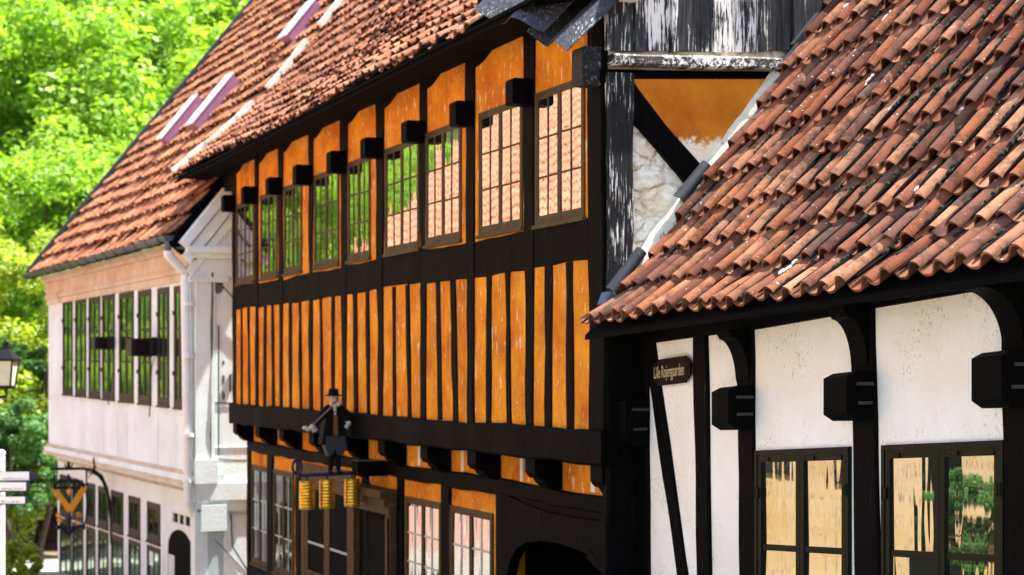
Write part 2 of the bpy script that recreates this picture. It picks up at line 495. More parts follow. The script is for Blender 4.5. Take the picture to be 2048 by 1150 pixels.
def cobbles():
    t = NT('worn_cobbles')
    vo = t.n('ShaderNodeTexVoronoi', Scale=7.0); t.l(t.coords(), vo.inputs['Vector'])
    col = t.mix(t.ramp(vo.outputs['Distance'], [(0.3, 0.0), (0.6, 1.0)]), (0.33, 0.32, 0.30), (0.14, 0.13, 0.11))
    col = t.mix(t.ramp(t.noise(t.coords(), 0.8), [(0.4, 0.0), (0.7, 0.6)]), col, (0.30, 0.25, 0.18))
    t.princ(col, 0.85, 0.2, t.bump(vo.outputs['Distance'], 0.6, -0.03))
    return t.m
M['cobbles'] = cobbles()
M['earth'] = plain('trodden_earth', (0.17, 0.13, 0.075), 0.95, var=0.6, nscale=2)
M['hillgrass'] = plain('wooded_hill_ground', (0.04, 0.085, 0.015), 0.95, var=0.6, nscale=1.2)

# ------------------------------------------------------------------ wall planes
def on_line(K, px):
    Y = FPX * K / (px + 413.0)
    return V((K - 0.3992 * Y, Y, 0))
K_UP, K_LOW, K_RW = 6.52, 6.80, 6.86
O = Fr((0.732, 14.5, 0), D_ST, -N_ST)                                  # ochre house, upper storey
OL = Fr(O.P0 + N_ST * 0.26, D_ST, -N_ST)                               # ochre house, ground storey
G = Fr(O.P0, N_ST, -D_ST, 0.035)                                       # its gable
R = Fr(OL.P0 + N_ST * 0.05 - D_ST * 0.04, -D_ST, -N_ST, 0.0627)        # limewashed house: u runs towards the camera
DW = V((-0.4192, 0.9079, 0)).normalized()
NW = V((0.9079, 0.4192, 0)).normalized()
W = Fr(P(390, HY, 27.5), DW, -NW)                                      # white house, street front
WL = Fr(W.P0 + NW * 0.2, DW, -NW)
WG = Fr(W.P0, NW, -DW)                                                 # its gable
def ground_z(Y):
    return -1.6 - 0.07 * min(max(Y, -30), 50)

# ------------------------------------------------------------------ ground, street, hill
def sheet(name, mat, x0, x1, y0, y1, nx, ny, fz, kind='structure', dz=0.0):
    xs = np.linspace(x0, x1, nx); ys = np.linspace(y0, y1, ny)
    vs = np.array([(x, y, fz(x, y) + dz) for y in ys for x in xs])
    i = np.arange((nx - 1) * (ny - 1)); r, c = i // (nx - 1), i % (nx - 1); b = r * nx + c
    o = np_mesh(name, mat, vs, np.stack([b, b + 1, b + nx + 1, b + nx], 1), smooth=True)
    return tag(o, kind=kind)
sheet('ground', M['earth'], -300, 300, -60, 700, 61, 381, lambda x, y: ground_z(y))
tag(sheet('street', M['cobbles'], 0, 1, 0, 1, 2, 2, lambda x, y: 0), kind='structure')
st = bpy.data.objects['street']
me = st.data
ys = [-20, 0, 20, 40, 46]
vs, fs = [], []
for y in ys:
    vs += [(-1.4 - 0.3992 * y, y, ground_z(y) + 0.004), (7.2 - 0.3992 * y, y, ground_z(y) + 0.004)]
for i in range(len(ys) - 1): fs.append((2 * i, 2 * i + 1, 2 * i + 3, 2 * i + 2))
me.clear_geometry(); me.from_pydata(vs, [], fs)
def hill_z(x, y):
    k = max(0.0, (y - 62) / 70.0)
    return ground_z(y) - 0.5 + 52 * (k ** 0.9 if k < 1 else 1.0) + 1.5 * mnoise.noise((x * 0.05, y * 0.05, 0))
sheet('hill', M['hillgrass'], -190, 90, 60, 260, 60, 50, hill_z)

# ------------------------------------------------------------------ pantiled roofs
def tile_profile(w, amp=1.0):
    return [(u * w, h * amp) for u, h in ((0.0, 0.012), (0.06, -0.014), (0.15, -0.028), (0.30, -0.032), (0.44, -0.028), (0.55, -0.008), (0.64, 0.018), (0.73, 0.042), (0.84, 0.054), (0.95, 0.052), (1.04, 0.040), (1.10, 0.018))]

def pantiles(name, mat, E0, a, n, ncols, pitches, w=0.24, expo=0.325, length=0.40, tilt=9.0, parent=None, jit=1.0, sag=0.03, skip=None, sag_phase=0.0, amp=1.0):
    """rows of single S-tiles; a runs along the eaves (tilted like them), n is the level inward normal"""
    prof = tile_profile(w, amp)
    m = len(prof); th = 0.016
    pu = np.array([p[0] for p in prof]); ph = np.array([p[1] for p in prof])
    VS, FS = [], []
    a = np.array(a); nn = np.array(n); up = np.array((0, 0, 1.0)); E0 = np.array(E0)
    hx, hz = 0.0, 0.0
    cnt = 0
    quads = []
    idx = lambda layer, end, k: (layer * 2 + end) * m + k
    for k in range(m - 1):
        quads.append((idx(0, 0, k), idx(0, 0, k + 1), idx(0, 1, k + 1), idx(0, 1, k)))
        quads.append((idx(1, 0, k + 1), idx(1, 0, k), idx(1, 1, k), idx(1, 1, k + 1)))
        quads.append((idx(1, 0, k), idx(1, 0, k + 1), idx(0, 0, k + 1), idx(0, 0, k)))
        quads.append((idx(0, 1, k), idx(0, 1, k + 1), idx(1, 1, k + 1), idx(1, 1, k)))
    quads.append((idx(1, 0, 0), idx(0, 0, 0), idx(0, 1, 0), idx(1, 1, 0)))
    quads.append((idx(0, 0, m - 1), idx(1, 0, m - 1), idx(1, 1, m - 1), idx(0, 1, m - 1)))
    quads = np.array(quads)
    for j, pdeg in enumerate(pitches):
        rowj = rng.normal(0, 0.006)
        for i in range(ncols):
            if skip and skip(i, j): continue
            t = math.radians(pdeg - tilt + rng.normal(0, 0.9) * jit)
            yaw = rng.normal(0, 0.012) * jit
            lift = 0.045 + rng.normal(0, 0.004) * jit
            v = nn * math.cos(t) + up * math.sin(t)
            nm = -nn * math.sin(t) + up * math.cos(t)
            aa = a + v * yaw
            vv = v - a * yaw
            roll = rng.normal(0, 0.02) * jit
            sg = sag * (math.sin(i * w * 0.75 + sag_phase) + 0.6 * math.sin(i * w * 0.33 + j * 0.3 + 1.0 + sag_phase))
            base = E0 + a * (i * w + rng.normal(0, 0.004) * jit) + nn * hx + up * (hz + sg) + nm * lift + v * (rowj + rng.normal(0, 0.008) * jit)
            pts = []
            for layer in (0, 1):
                for end in (0, 1):
                    h = ph * (1.0 if end == 0 else 0.92) + roll * (pu - w / 2) - layer * th
                    pts.append(base + np.outer(pu, aa) + np.outer(h, nm) + vv * (length * end))
            VS.append(np.concatenate(pts)); FS.append(quads + cnt)
            cnt += 4 * m
        hx += expo * math.cos(math.radians(pdeg)); hz += expo * math.sin(math.radians(pdeg))
    o = np_mesh(name, mat, np.concatenate(VS), np.concatenate(FS), parent, smooth=True)
    return o, hx, hz

def joint_bits(name, mat, parent, E0, a, n, ncols, pitches, w, expo, frac, seed, lift=0.0, size=1.0, cnt=(1, 5), strip=0):  # with strip set, the pieces are painted shade lines
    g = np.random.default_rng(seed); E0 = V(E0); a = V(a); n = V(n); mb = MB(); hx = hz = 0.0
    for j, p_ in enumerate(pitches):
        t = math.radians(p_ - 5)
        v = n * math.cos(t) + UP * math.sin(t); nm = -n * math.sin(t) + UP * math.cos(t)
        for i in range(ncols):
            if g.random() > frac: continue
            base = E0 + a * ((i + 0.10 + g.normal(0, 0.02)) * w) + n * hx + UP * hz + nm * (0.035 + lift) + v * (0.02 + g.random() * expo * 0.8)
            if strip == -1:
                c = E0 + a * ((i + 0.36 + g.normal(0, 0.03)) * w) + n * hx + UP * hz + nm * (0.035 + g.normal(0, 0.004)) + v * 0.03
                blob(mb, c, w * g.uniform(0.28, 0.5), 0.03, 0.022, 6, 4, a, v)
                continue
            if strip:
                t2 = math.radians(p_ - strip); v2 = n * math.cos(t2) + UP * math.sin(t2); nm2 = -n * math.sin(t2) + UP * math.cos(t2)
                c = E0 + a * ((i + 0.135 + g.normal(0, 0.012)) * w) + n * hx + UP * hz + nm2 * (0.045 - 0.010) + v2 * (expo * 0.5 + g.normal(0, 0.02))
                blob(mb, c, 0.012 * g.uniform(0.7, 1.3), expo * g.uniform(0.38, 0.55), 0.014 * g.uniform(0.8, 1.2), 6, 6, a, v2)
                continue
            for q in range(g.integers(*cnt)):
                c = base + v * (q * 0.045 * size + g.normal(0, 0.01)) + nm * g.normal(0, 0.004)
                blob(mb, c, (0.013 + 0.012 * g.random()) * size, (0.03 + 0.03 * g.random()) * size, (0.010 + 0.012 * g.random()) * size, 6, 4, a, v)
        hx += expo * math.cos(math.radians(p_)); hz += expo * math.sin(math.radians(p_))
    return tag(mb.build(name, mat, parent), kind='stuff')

def underlay(name, mat, parent, E0, a, n, L, pitches, expo, drop=0.05, th=0.04, skip_first=0.0):
    """boarded deck just under the tiles"""
    E0 = V(E0); a = V(a); n = V(n)
    mb = MB(); hx = hz = 0.0
    pts = [(0.0, 0.0)]
    for p in pitches:
        hx += expo * math.cos(math.radians(p)); hz += expo * math.sin(math.radians(p)); pts.append((hx, hz))
    k = len(pts)
    vs = []
    for dd in (drop, drop + th):
        for s_ in (skip_first, L):
            for (x, z) in pts:
                vs.append(E0 + a * s_ + n * (x + 0.03) + UP * (z - dd))
    idx = lambda l, s_, i: (l * 2 + s_) * k + i
    fs = []
    for i in range(k - 1):
        fs += [(idx(0, 0, i), idx(0, 1, i), idx(0, 1, i + 1), idx(0, 0, i + 1)), (idx(1, 0, i), idx(1, 0, i + 1), idx(1, 1, i + 1), idx(1, 1, i)),
               (idx(0, 0, i), idx(0, 0, i + 1), idx(1, 0, i + 1), idx(1, 0, i)), (idx(0, 1, i), idx(1, 1, i), idx(1, 1, i + 1), idx(0, 1, i + 1))]
    fs += [(idx(0, 0, 0), idx(1, 0, 0), idx(1, 1, 0), idx(0, 1, 0)), (idx(0, 0, k - 1), idx(0, 1, k - 1), idx(1, 1, k - 1), idx(1, 0, k - 1))]
    return mb.add(vs, fs).build(name, mat, parent)

# ------------------------------------------------------------------ windows
def bar(mb, F, u0, z0, u1, z1, w, o0, o1):
    if abs(u1 - u0) > abs(z1 - z0):
        s_ = (z1 - z0) / (u1 - u0)
        prism(mb, F, [(u0, z0 - w / 2), (u1, z1 - w / 2), (u1, z1 + w / 2), (u0, z0 + w / 2)], o0, o1)
    else:
        prism(mb, F, [(u0 - w / 2, z0), (u0 + w / 2, z0), (u1 + w / 2, z1), (u1 - w / 2, z1)], o0, o1)

def window(F, ul, ur, zb, zt, parent, fm, gm, leaves=2, cols=2, rows=3, fw=0.05, lw=0.045, mw=0.016, o=0.0, tilt=0.0035, rowpos=None, sill=True, tm=None, name='window', fd=0.022):
    """casement window > pane; ul..ur along the wall, zb..zt up it"""
    if ul > ur: ul, ur = ur, ul
    mb = MB()
    jz = lambda: random.uniform(-0.006, 0.006)
    rect(mb, F, ul, ul + fw, zb, zt, o, o + fd); rect(mb, F, ur - fw, ur, zb, zt, o, o + fd)
    rect(mb, F, ul + fw, ur - fw, zt - fw, zt, o, o + fd - 0.002); rect(mb, F, ul + fw, ur - fw, zb, zb + fw * 1.2, o, o + fd - 0.002)
    if sill: rect(mb, F, ul - 0.02, ur + 0.02, zb - 0.035, zb - 0.002, o, o + fd + 0.02)
    iw = (ur - ul - 2 * fw)
    pn = MB()
    lwid = iw / leaves
    muntins = MB() if tm else mb
    for li in range(leaves):
        a0 = ul + fw + li * lwid; a1 = a0 + lwid
        b0, b1 = zb + fw * 1.2, zt - fw
        if leaves > 1 or lw > 0.02:
            rect(mb, F, a0 + 0.002, a0 + lw, b0 + 0.002, b1 - 0.002, o, o + fd * 0.8); rect(mb, F, a1 - lw, a1 - 0.002, b0 + 0.002, b1 - 0.002, o, o + fd * 0.8)
            rect(mb, F, a0 + lw, a1 - lw, b1 - lw, b1 - 0.002, o, o + fd * 0.75); rect(mb, F, a0 + lw, a1 - lw, b0 + 0.002, b0 + lw * 1.2, o, o + fd * 0.75)
        g0, g1, h0, h1 = a0 + lw, a1 - lw, b0 + lw * 1.2, b1 - lw
        for c in range(1, cols):
            x = g0 + (g1 - g0) * c / cols
            rect(muntins, F, x - mw / 2, x + mw / 2, h0, h1, o + 0.003, o + max(fd * 0.6, 0.011))
        rp = rowpos or [k / rows for k in range(1, rows)]
        for k in rp:
            z = h0 + (h1 - h0) * k + jz()
            rect(muntins, F, g0, g1, z - mw / 2, z + mw / 2, o + 0.003, o + max(fd * 0.5, 0.010))
        zz = [h0] + [h0 + (h1 - h0) * k for k in rp] + [h1]
        for c in range(cols):
            x0 = g0 + (g1 - g0) * c / cols; x1 = g0 + (g1 - g0) * (c + 1) / cols
            for k in range(len(zz) - 1):
                ty, tz = random.gauss(0, tilt), random.gauss(0, tilt)
                wx, wz = x1 - x0, zz[k + 1] - zz[k]
                cc = [F.at(x, z, o + 0.005 + ty * (x - x0 - wx / 2) + tz * (z - zz[k] - wz / 2)) for x, z in ((x0, zz[k]), (x1, zz[k]), (x1, zz[k + 1]), (x0, zz[k + 1]))]
                pn.add(cc, [(0, 1, 2, 3)])
    wobj = mb.build(name, fm, parent)
    if tm and muntins.v: muntins.build('glazing_bar', tm, wobj)
    pn.build('pane', gm, wobj)
    return wobj

# ================================================================== OCHRE HALF-TIMBERED HOUSE
oh = thing('half_timbered_house', OL.at(6, ground_z(20), -1), 'ochre half-timbered house with black studs, jettied upper floor and long row of windows', 'house')
LEN = O.px(467, 400)[0]
LENL = OL.px(497, 1000)[0]
# walls
mb = MB(); rect(mb, O, 0.02, LEN, -0.62, 3.0, -0.24, 0.0); mb.build('upper_wall', M['ochre'], oh)
uG0 = OL.px(1002, 1100)[0]
mb = MB(); rect(mb, OL, uG0, LENL, ground_z(28) - 0.2, -0.56, -0.25, 0.0)
rect(mb, OL, 0.02, uG0, -1.22, -0.56, -0.25, 0.0); mb.build('ground_floor_wall', M['ochre'], oh)
mb = MB(); prism(mb, O, [(0.05, -0.58), (LEN, -0.58), (LEN, -0.55), (0.05, -0.55)], -0.3, 0.0); mb.build('jetty_floor', M['soffit'], oh)
# posts
post_px = [(1192, 30), (1060, 24), (942.5, 20), (847.5, 13.5), (762, 17), (689, 15.5), (622.5, 9.5), (562.5, 9.5), (514.5, 7.5), (469, 8)]
PU, PWD = [], []
for x, wpx in post_px:
    u0 = O.px(x - wpx / 2, 400)[0]; u1 = O.px(x + wpx / 2, 400)[0]
    PU.append((u0 + u1) / 2); PWD.append(abs(u1 - u0))
PU[-1] = min(PU[-1], LEN - 0.08)
PLW = [0.30 if i == 0 else random.uniform(0.15, 0.19) for i in range(len(PU))]
for i, u in enumerate(PU):
    mb = MB()
    lean = random.uniform(-0.035, 0.035)
    beam(mb, O, (u - 0.01 - (0.03 if i == 0 else 0), -0.50), (u + 0.012 + lean * 0.3, 3.02), PLW[i], -0.04, 0.014, 0.012, w2=max(PWD[i], 0.15))
    mb.build('post', M['black_v'], oh)
# rails between the posts, studs below
for i in range(9):
    ua, ub = PU[i] + PLW[i] / 2 - 0.01, PU[i + 1] - PLW[i + 1] / 2 + 0.01
    mb = MB(); dz = random.uniform(-0.015, 0.015)
    beam(mb, O, (ua, 1.075 + dz), (ub, 1.075 + dz + random.uniform(-0.015, 0.015)), 0.345, -0.04, 0.010, 0.010)
    mb.build('rail', M['jetty'], oh)
    g = ub - ua
    for k in (1, 2):
        sw = random.uniform(0.125, 0.17); gap = (g - 0.29) / 3; uc = ua + gap * k + 0.145 * (k - 0.5) + random.uniform(-0.02, 0.02)
        mb = MB(); sh = random.uniform(-0.03, 0.03)
        beam(mb, O, (uc - 0.012 + sh, -0.495), (uc + 0.012 - sh, 0.915), sw, -0.03, 0.010, 0.012)
        mb.build('stud', M['black_v'], oh)
mb = MB(); beam(mb, O, (0, 3.07), (LEN + 1.6, 3.07), 0.14, -0.05, 0.06, 0.01, seg=30); mb.build('wall_plate', M['black_h'], oh)
mb = MB(); beam(mb, O, (-0.12, -0.628), (LEN, -0.628), 0.285, -0.20, 0.075, 0.014, 0.02, seg=60); mb.build('jetty_beam', M['jetty'], oh)
# window pairs
wpx = [(1073, 1171), (960, 1047), (853, 924), (772, 840), (697, 742), (630, 679), (569.5, 605), (522.5, 556), (474, 509)]
for (xa, xb) in wpx:
    ua = O.px(xa, 400)[0]; ub = O.px(xb, 400)[0]
    dz = random.uniform(-0.012, 0.012)
    window(O, ua, ub, 1.285 + dz, 2.44 + dz, oh, M['olive'], M['glass_a'], fw=0.03, lw=0.034, mw=0.018, o=0.001, fd=0.016)
# beam ends and eaves corbels
for i, u in enumerate(PU):
    mb = MB()
    pr = random.uniform(0.185, 0.225) if i else 0.30
    wv = random.uniform(0.165, 0.19)
    z0, z1 = 2.345 + random.uniform(-0.015, 0.015), 2.58 + random.uniform(-0.01, 0.012)
    prism_oz(mb, O, u - wv / 2, u + wv / 2, [(0.02, z0), (pr - 0.015, z0), (pr, z0 + 0.02), (pr, z1 - 0.02), (pr - 0.02, z1), (0.02, z1)])
    if i == 0: mb = MB(); prism_oz(mb, O, u - 0.13, u + 0.08, [(-0.05, z0 - 0.04), (0.16, z0 - 0.04), (0.18, z0 - 0.01), (0.18, z1 + 0.01), (0.16, z1 + 0.03), (-0.05, z1 + 0.03)])
    be = mb.build('beam_end', M['worn_block'] if i == 0 else M['black_h'], oh)
    if i:
        mb = MB(); um = u - PWD[i] / 2 + 0.02
        prism(mb, O, [(um, 3.02), (um, 2.90), (um - 0.10, 2.905), (um - 0.22, 2.925), (um - 0.32, 2.955), (um - 0.42, 2.985), (um - 0.55, 3.02)], -0.03, 0.024)
        mb.build('knee', M['black_h'], oh)
# jetty joists
for i, u in enumerate(PU):
    mb = MB()
    prof = [(-0.27, -0.765), (0.005, -0.765), (0.005, -0.90), (-0.03, -0.945), (-0.07, -0.955), (-0.09, -0.99), (-0.14, -1.03), (-0.27, -1.05)]
    prism_oz(mb, O, u - 0.13, u + 0.10, prof)
    j = mb.build('joist_end', M['black_h'], oh)
mb = MB(); beam(mb, OL, (0.0, -1.115), (LEN, -1.115), 0.15, -0.05, 0.05, 0.014, seg=60); mb.build('ground_floor_plate', M['black_h'], oh)
for x in (1045, 927, 840):      # slivers of bare plaster between the joists
    u, z = OL.px(x, 0)
    mb = MB(); rect(mb, OL, u - 0.03, u + 0.035, -1.03, -0.77, 0.0, 0.012); mb.build('bare_plaster', M['chalk'], oh)
u, z = OL.px(1187, 0); mb = MB(); rect(mb, OL, u - 0.05, u + 0.03, -1.03, -0.77, 0.0, 0.012); mb.build('bare_plaster', M['chalk'], oh)
# ground storey posts
for x, wp in ((500, 6), (543, 11), (599, 10), (733, 12), (803, 12), (894, 16), (1010, 22), (1256, 30)):
    ua = OL.px(x - wp / 2, 1000)[0]; ub = OL.px(x + wp / 2, 1000)[0]; um = (ua + ub) / 2
    mb = MB(); beam(mb, OL, (um, ground_z(OL.at(um, 0).y) - 0.1), (um - 0.01, -1.04), max(abs(ua - ub), 0.14), -0.06, 0.03, 0.014)
    mb.build('post', M['black_v'], oh)
zl = -1.385
for (xa, xb, rows) in ((505, 538, 3), (549, 589, 3), (813, 885, 3), (903, 988, 3)):
    ua = OL.px(xa, 1050)[0]; ub = OL.px(xb, 1050)[0]
    window(OL, ua, ub, -2.83, zl, oh, M['olive'], M['glass_b'] if xa < 700 else M['glass_c'], fw=0.035, lw=0.036, mw=0.02, o=0.001, rows=4 if xa > 700 else 3, tm=M['palebar'])
# sill rail under the windows
for (xa, xb) in ((503, 592), (810, 995)):
    ua = OL.px(xa, 1050)[0]; ub = OL.px(xb, 1050)[0]
    mb = MB(); beam(mb, OL, (ub, -3.02), (ua, -3.02), 0.30, -0.03, 0.03, 0.01); mb.build('sill_rail', M['black_h'], oh)
# shop window with brown frames
ua = OL.px(712, 1050)[0]; ub = OL.px(605, 1050)[0]
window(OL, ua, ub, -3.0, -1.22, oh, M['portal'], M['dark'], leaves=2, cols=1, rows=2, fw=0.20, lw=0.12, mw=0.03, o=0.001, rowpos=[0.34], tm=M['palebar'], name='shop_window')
# carved door
ua = OL.px(797, 1050)[0]; ub = OL.px(715, 1050)[0]
dz0 = ground_z(21)
mb = MB()
rect(mb, OL, ua, ua + 0.16, dz0, -1.62, 0.0, 0.10); rect(mb, OL, ub - 0.16, ub, dz0, -1.62, 0.0, 0.10)
for k in range(3):
    rect(mb, OL, ua - 0.015 * k, ub + 0.015 * k, -1.62 + 0.095 * k, -1.62 + 0.095 * (k + 1) - 0.003, 0.0, 0.12 + 0.055 * k)
for k in range(2):
    rect(mb, OL, ua + 0.03, ua + 0.05 + 0.06 * k, dz0, -1.65, 0.10, 0.115 + 0.012 * k)
dr = mb.build('door_surround', M['portal'], oh)
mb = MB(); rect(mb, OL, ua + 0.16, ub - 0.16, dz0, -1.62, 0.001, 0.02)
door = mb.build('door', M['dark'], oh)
mb = MB(); rect(mb, OL, ua + 0.17, ua + 0.32, dz0, -1.9, 0.02, 0.05); mb.build('door_panel', M['portal'], door)
mb = MB(); ud = OL.px(715, 1050)[0] - 0.05; 
# projecting lamp box above the door
uu, zz = OL.px(770, 930); mb = MB(); prism_oz(mb, OL, uu - 0.12, uu + 0.12, [(0.0, -1.20), (0.34, -1.20), (0.36, -1.17), (0.36, -1.05), (0.34, -1.03), (0.0, -1.03)])
bx_ = mb.build('beam_end', M['black_h'], oh)
mb = MB(); rect(mb, OL, uu - 0.125, uu + 0.125, -1.028, -1.018, 0.051, 0.365); mb.build('zinc_cap', M['zinc'], bx_)
# gateway: shaped head board with arch, plank gate behind
top = [OL.px(x, y) for x, y in ((1003, 985), (1025, 990), (1055, 1005), (1085, 1017), (1120, 1027), (1160, 1035), (1200, 1040), (1237, 1046))]
low = [OL.px(x, y) for x, y in ((1237, 1150), (1222, 1132), (1195, 1112), (1165, 1098), (1130, 1086), (1095, 1081), (1065, 1084), (1045, 1096), (1032, 1120), (1026, 1150), (1003, 1150))]
mb = MB(); prism(mb, OL, top + low, -0.04, 0.06); mb.build('gate_head', M['jetty'], oh)
mb = MB(); beam(mb, OL, top[0], top[-1], 0.17, -0.03, 0.03, 0.02); mb.build('lintel', M['black_h'], oh)
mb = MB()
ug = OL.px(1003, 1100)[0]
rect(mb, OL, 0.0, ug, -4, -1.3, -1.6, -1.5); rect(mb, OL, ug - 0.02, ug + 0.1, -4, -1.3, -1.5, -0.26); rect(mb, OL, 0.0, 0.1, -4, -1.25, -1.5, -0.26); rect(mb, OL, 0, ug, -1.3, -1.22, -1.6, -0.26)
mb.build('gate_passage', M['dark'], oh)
mb = MB()
for k in range(8):
    x = 0.16 + k * 0.125
    rect(mb, OL, x, x + 0.118, -4, -1.55, -0.5, -0.46 + random.uniform(0, 0.01))
mb.build('plank_gate', M['plank'], oh)
mb = MB(); beam(mb, OL, OL.px(1190, 1108), OL.px(1232, 1150), 0.1, -0.05, 0.075, 0.01); mb.build('gate_brace', M['jetty'], oh)
# roof (sprocketed: flatter at the eaves)
pit = [39.5, 40, 41, 42, 44, 47, 50, 51.5] + [52] * 8
eK = 5.98
Yf = 28.4
E_far = V((eK - 0.3992 * Yf, Yf, 3.03))
Yn = 15.75
E_near = V((eK - 0.3992 * Yn, Yn, 3.03))
Lr = (E_near - E_far).length
ncol = int(Lr / 0.24)
roof, hx, hz = pantiles('roof', M['tile_far'], E_far, -D_ST, N_ST, ncol, pit, parent=oh, sag=0.03, jit=2.4, expo=0.345, length=0.44, tilt=11.0, amp=0.75)
joint_bits('joint_dirt', M['grime'], oh, E_far, -D_ST, N_ST, ncol, pit, 0.24, 0.345, 0.85, 12, strip=-1)  # dark pieces stand in for shade below each course
underlay('roof_deck', M['soffit'], oh, E_far + UP * 0.01, -D_ST, N_ST, Lr + 1.25, pit, 0.345)
hxx = hzz = 0; mb = MB()
for k, p_ in enumerate(pit[:13]):
    nx_ = hxx + 0.345 * math.cos(math.radians(p_)); nz_ = hzz + 0.345 * math.sin(math.radians(p_))
    a_ = E_far + N_ST * hxx + UP * (hzz + 0.13); b_ = E_far + N_ST * nx_ + UP * (nz_ + 0.13)
    ax = (b_ - a_) / 2; nrm_ = ax.normalized().cross(D_ST)
    if k in (5, 9, 12):
        if mb.v: mb.build('verge_mortar', M['chalk'], oh)
        mb = MB()
    else: box(mb, (a_ + b_) / 2 - D_ST * 0.02 - nrm_ * random.uniform(0, 0.02), ax * 1.002, D_ST * (0.045 + random.uniform(0, 0.02)), nrm_ * 0.06)
    hxx, hzz = nx_, nz_
# eaves soffit, end gable far, back
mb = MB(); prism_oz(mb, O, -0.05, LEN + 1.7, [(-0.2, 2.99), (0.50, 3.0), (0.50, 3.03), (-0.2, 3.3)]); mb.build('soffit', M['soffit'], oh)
mb = MB(); prism(mb, Fr(O.at(LEN - 0.02, 0, 0), N_ST, D_ST), [(0.30, -5), (7, -5), (7, 3.0), (3.6, 7.0), (0.02, 3.0), (0.02, -0.6), (0.30, -0.6)], -0.2, 0.0); mb.build('far_gable_wall', M['ochre'], oh)
mb = MB(); rect(mb, O, LEN + 0.01, LEN + 1.75, 2.74, 3.0, -0.30, -0.05); mb.build('end_boarding', M['black_h'], oh)
# ---- near gable
mb = MB(); prism(mb, G, [(0.02, -0.5), (0.4, -0.5), (0.4, -4.5), (7, -4.5), (7, 3.0), (3.6, 7.0), (0.02, 2.95)], -0.2, -0.01); mb.build('gable_wall', M['rubble'], oh)
pl = [G.px(x, y) for x, y in ((1262, 160), (1556, 160), (1530, 190), (1500, 235), (1470, 275), (1445, 318), (1420, 322), (1395, 330), (1370, 326), (1345, 300), (1300, 240))]
mb = MB(); prism(mb, G, [(u + random.uniform(-0.02, 0.02), z + random.uniform(-0.03, 0.03)) if 2 < i else (u, z) for i, (u, z) in enumerate(pl)], -0.05, 0.045)
mb.build('gable_plaster', M['gable_ochre'], oh)
# loose rubble stones in the lower panel
us = np.linspace(0.2, 1.75, 110); zs = np.linspace(0.1, 2.25, 150)
vs = []
for z in zs:
    for u in us:
        dist = mnoise.voronoi((u * 5.5 + 0.5 * mnoise.noise((u * 3, z * 3, 1)), z * 9, 0.5))[0]
        hgt = 0.026 * min(1.0, (dist[1] - dist[0]) * 2.2) + 0.016 * mnoise.noise((u * 14, z * 14, 3)) + 0.02 * mnoise.noise((u * 3, z * 3, 9))
        edge = min(1, (u - 0.2) * 12, (1.75 - u) * 12)
        vs.append(G.at(u, z, -0.022 + hgt * edge))
ii = np.arange(109 * 149); r_, c_ = ii // 109, ii % 109; b_ = r_ * 110 + c_
np_mesh('rubble_panel', M['rubble'], np.array([tuple(p) for p in vs]), np.stack([b_, b_ + 1, b_ + 111, b_ + 110], 1), oh, True)
pb = G.px(1234, 620); pt = G.px(1232, 160)
mb = MB(); beam(mb, G, (0.13, 0.46), (0.13, pt[1] + 0.05), 0.235, -0.05, 0.075, 0.012, 0.02); mb.build('corner_post', M['worn_v'], oh)
mb = MB(); beam(mb, G, (0.17, -4.0), (0.15, 0.458), 0.30, -0.05, 0.06, 0.012, 0.02); mb.build('corner_post', M['black_v'], oh)
mb = MB(); beam(mb, G, G.px(1245, 186), G.px(1412, 385), 0.205, -0.05, 0.052, 0.010); mb.build('brace', M['black_v'], oh)
mb = MB(); beam(mb, G, G.px(1200, 153), G.px(1640, 160), 0.115, -0.05, 0.035, 0.006); mb.build('gable_beam', M['black_h'], oh)
mb = MB(); beam(mb, G, G.px(1215, 124), G.px(1549, 131), 0.10, 0.0, 0.13, 0.012, 0.015); mb.build('gable_sill', M['board_h'], oh)
mb = MB()
edges = [1207, 1262, 1284, 1336, 1349, 1418, 1446, 1512, 1530, 1578, 1594, 1640, 1700, 1760]
for k in range(len(edges) - 1):
    u0 = G.px(edges[k] + 1, 60)[0]; u1 = G.px(edges[k + 1] - 1, 60)[0]
    zb = G.px(edges[k], 107)[1] + random.uniform(-0.0, 0.03)
    narrow = (edges[k + 1] - edges[k]) < 30
    zt = min(2.95 + 1.19 * max(u0 + 0.3, 0.3), 6.5)
    prism(mb, G, [(u0, zb), (u1, zb + random.uniform(-0.01, 0.01)), (u1 + random.uniform(-0.006, 0.006), zt), (u0 + random.uniform(-0.006, 0.006), zt)], 0.0, 0.075 if narrow else 0.035 + random.uniform(0, 0.015))
mb.build('gable_boarding', M['board_v'], oh)
mb = MB(); u, z = G.px(1236, 2); box(mb, G.at(u, z + 0.06, 0.14), G.d * 0.115, G.out * 0.10, UP * 0.075); mb.build('zinc_capping', M['bright'], oh)
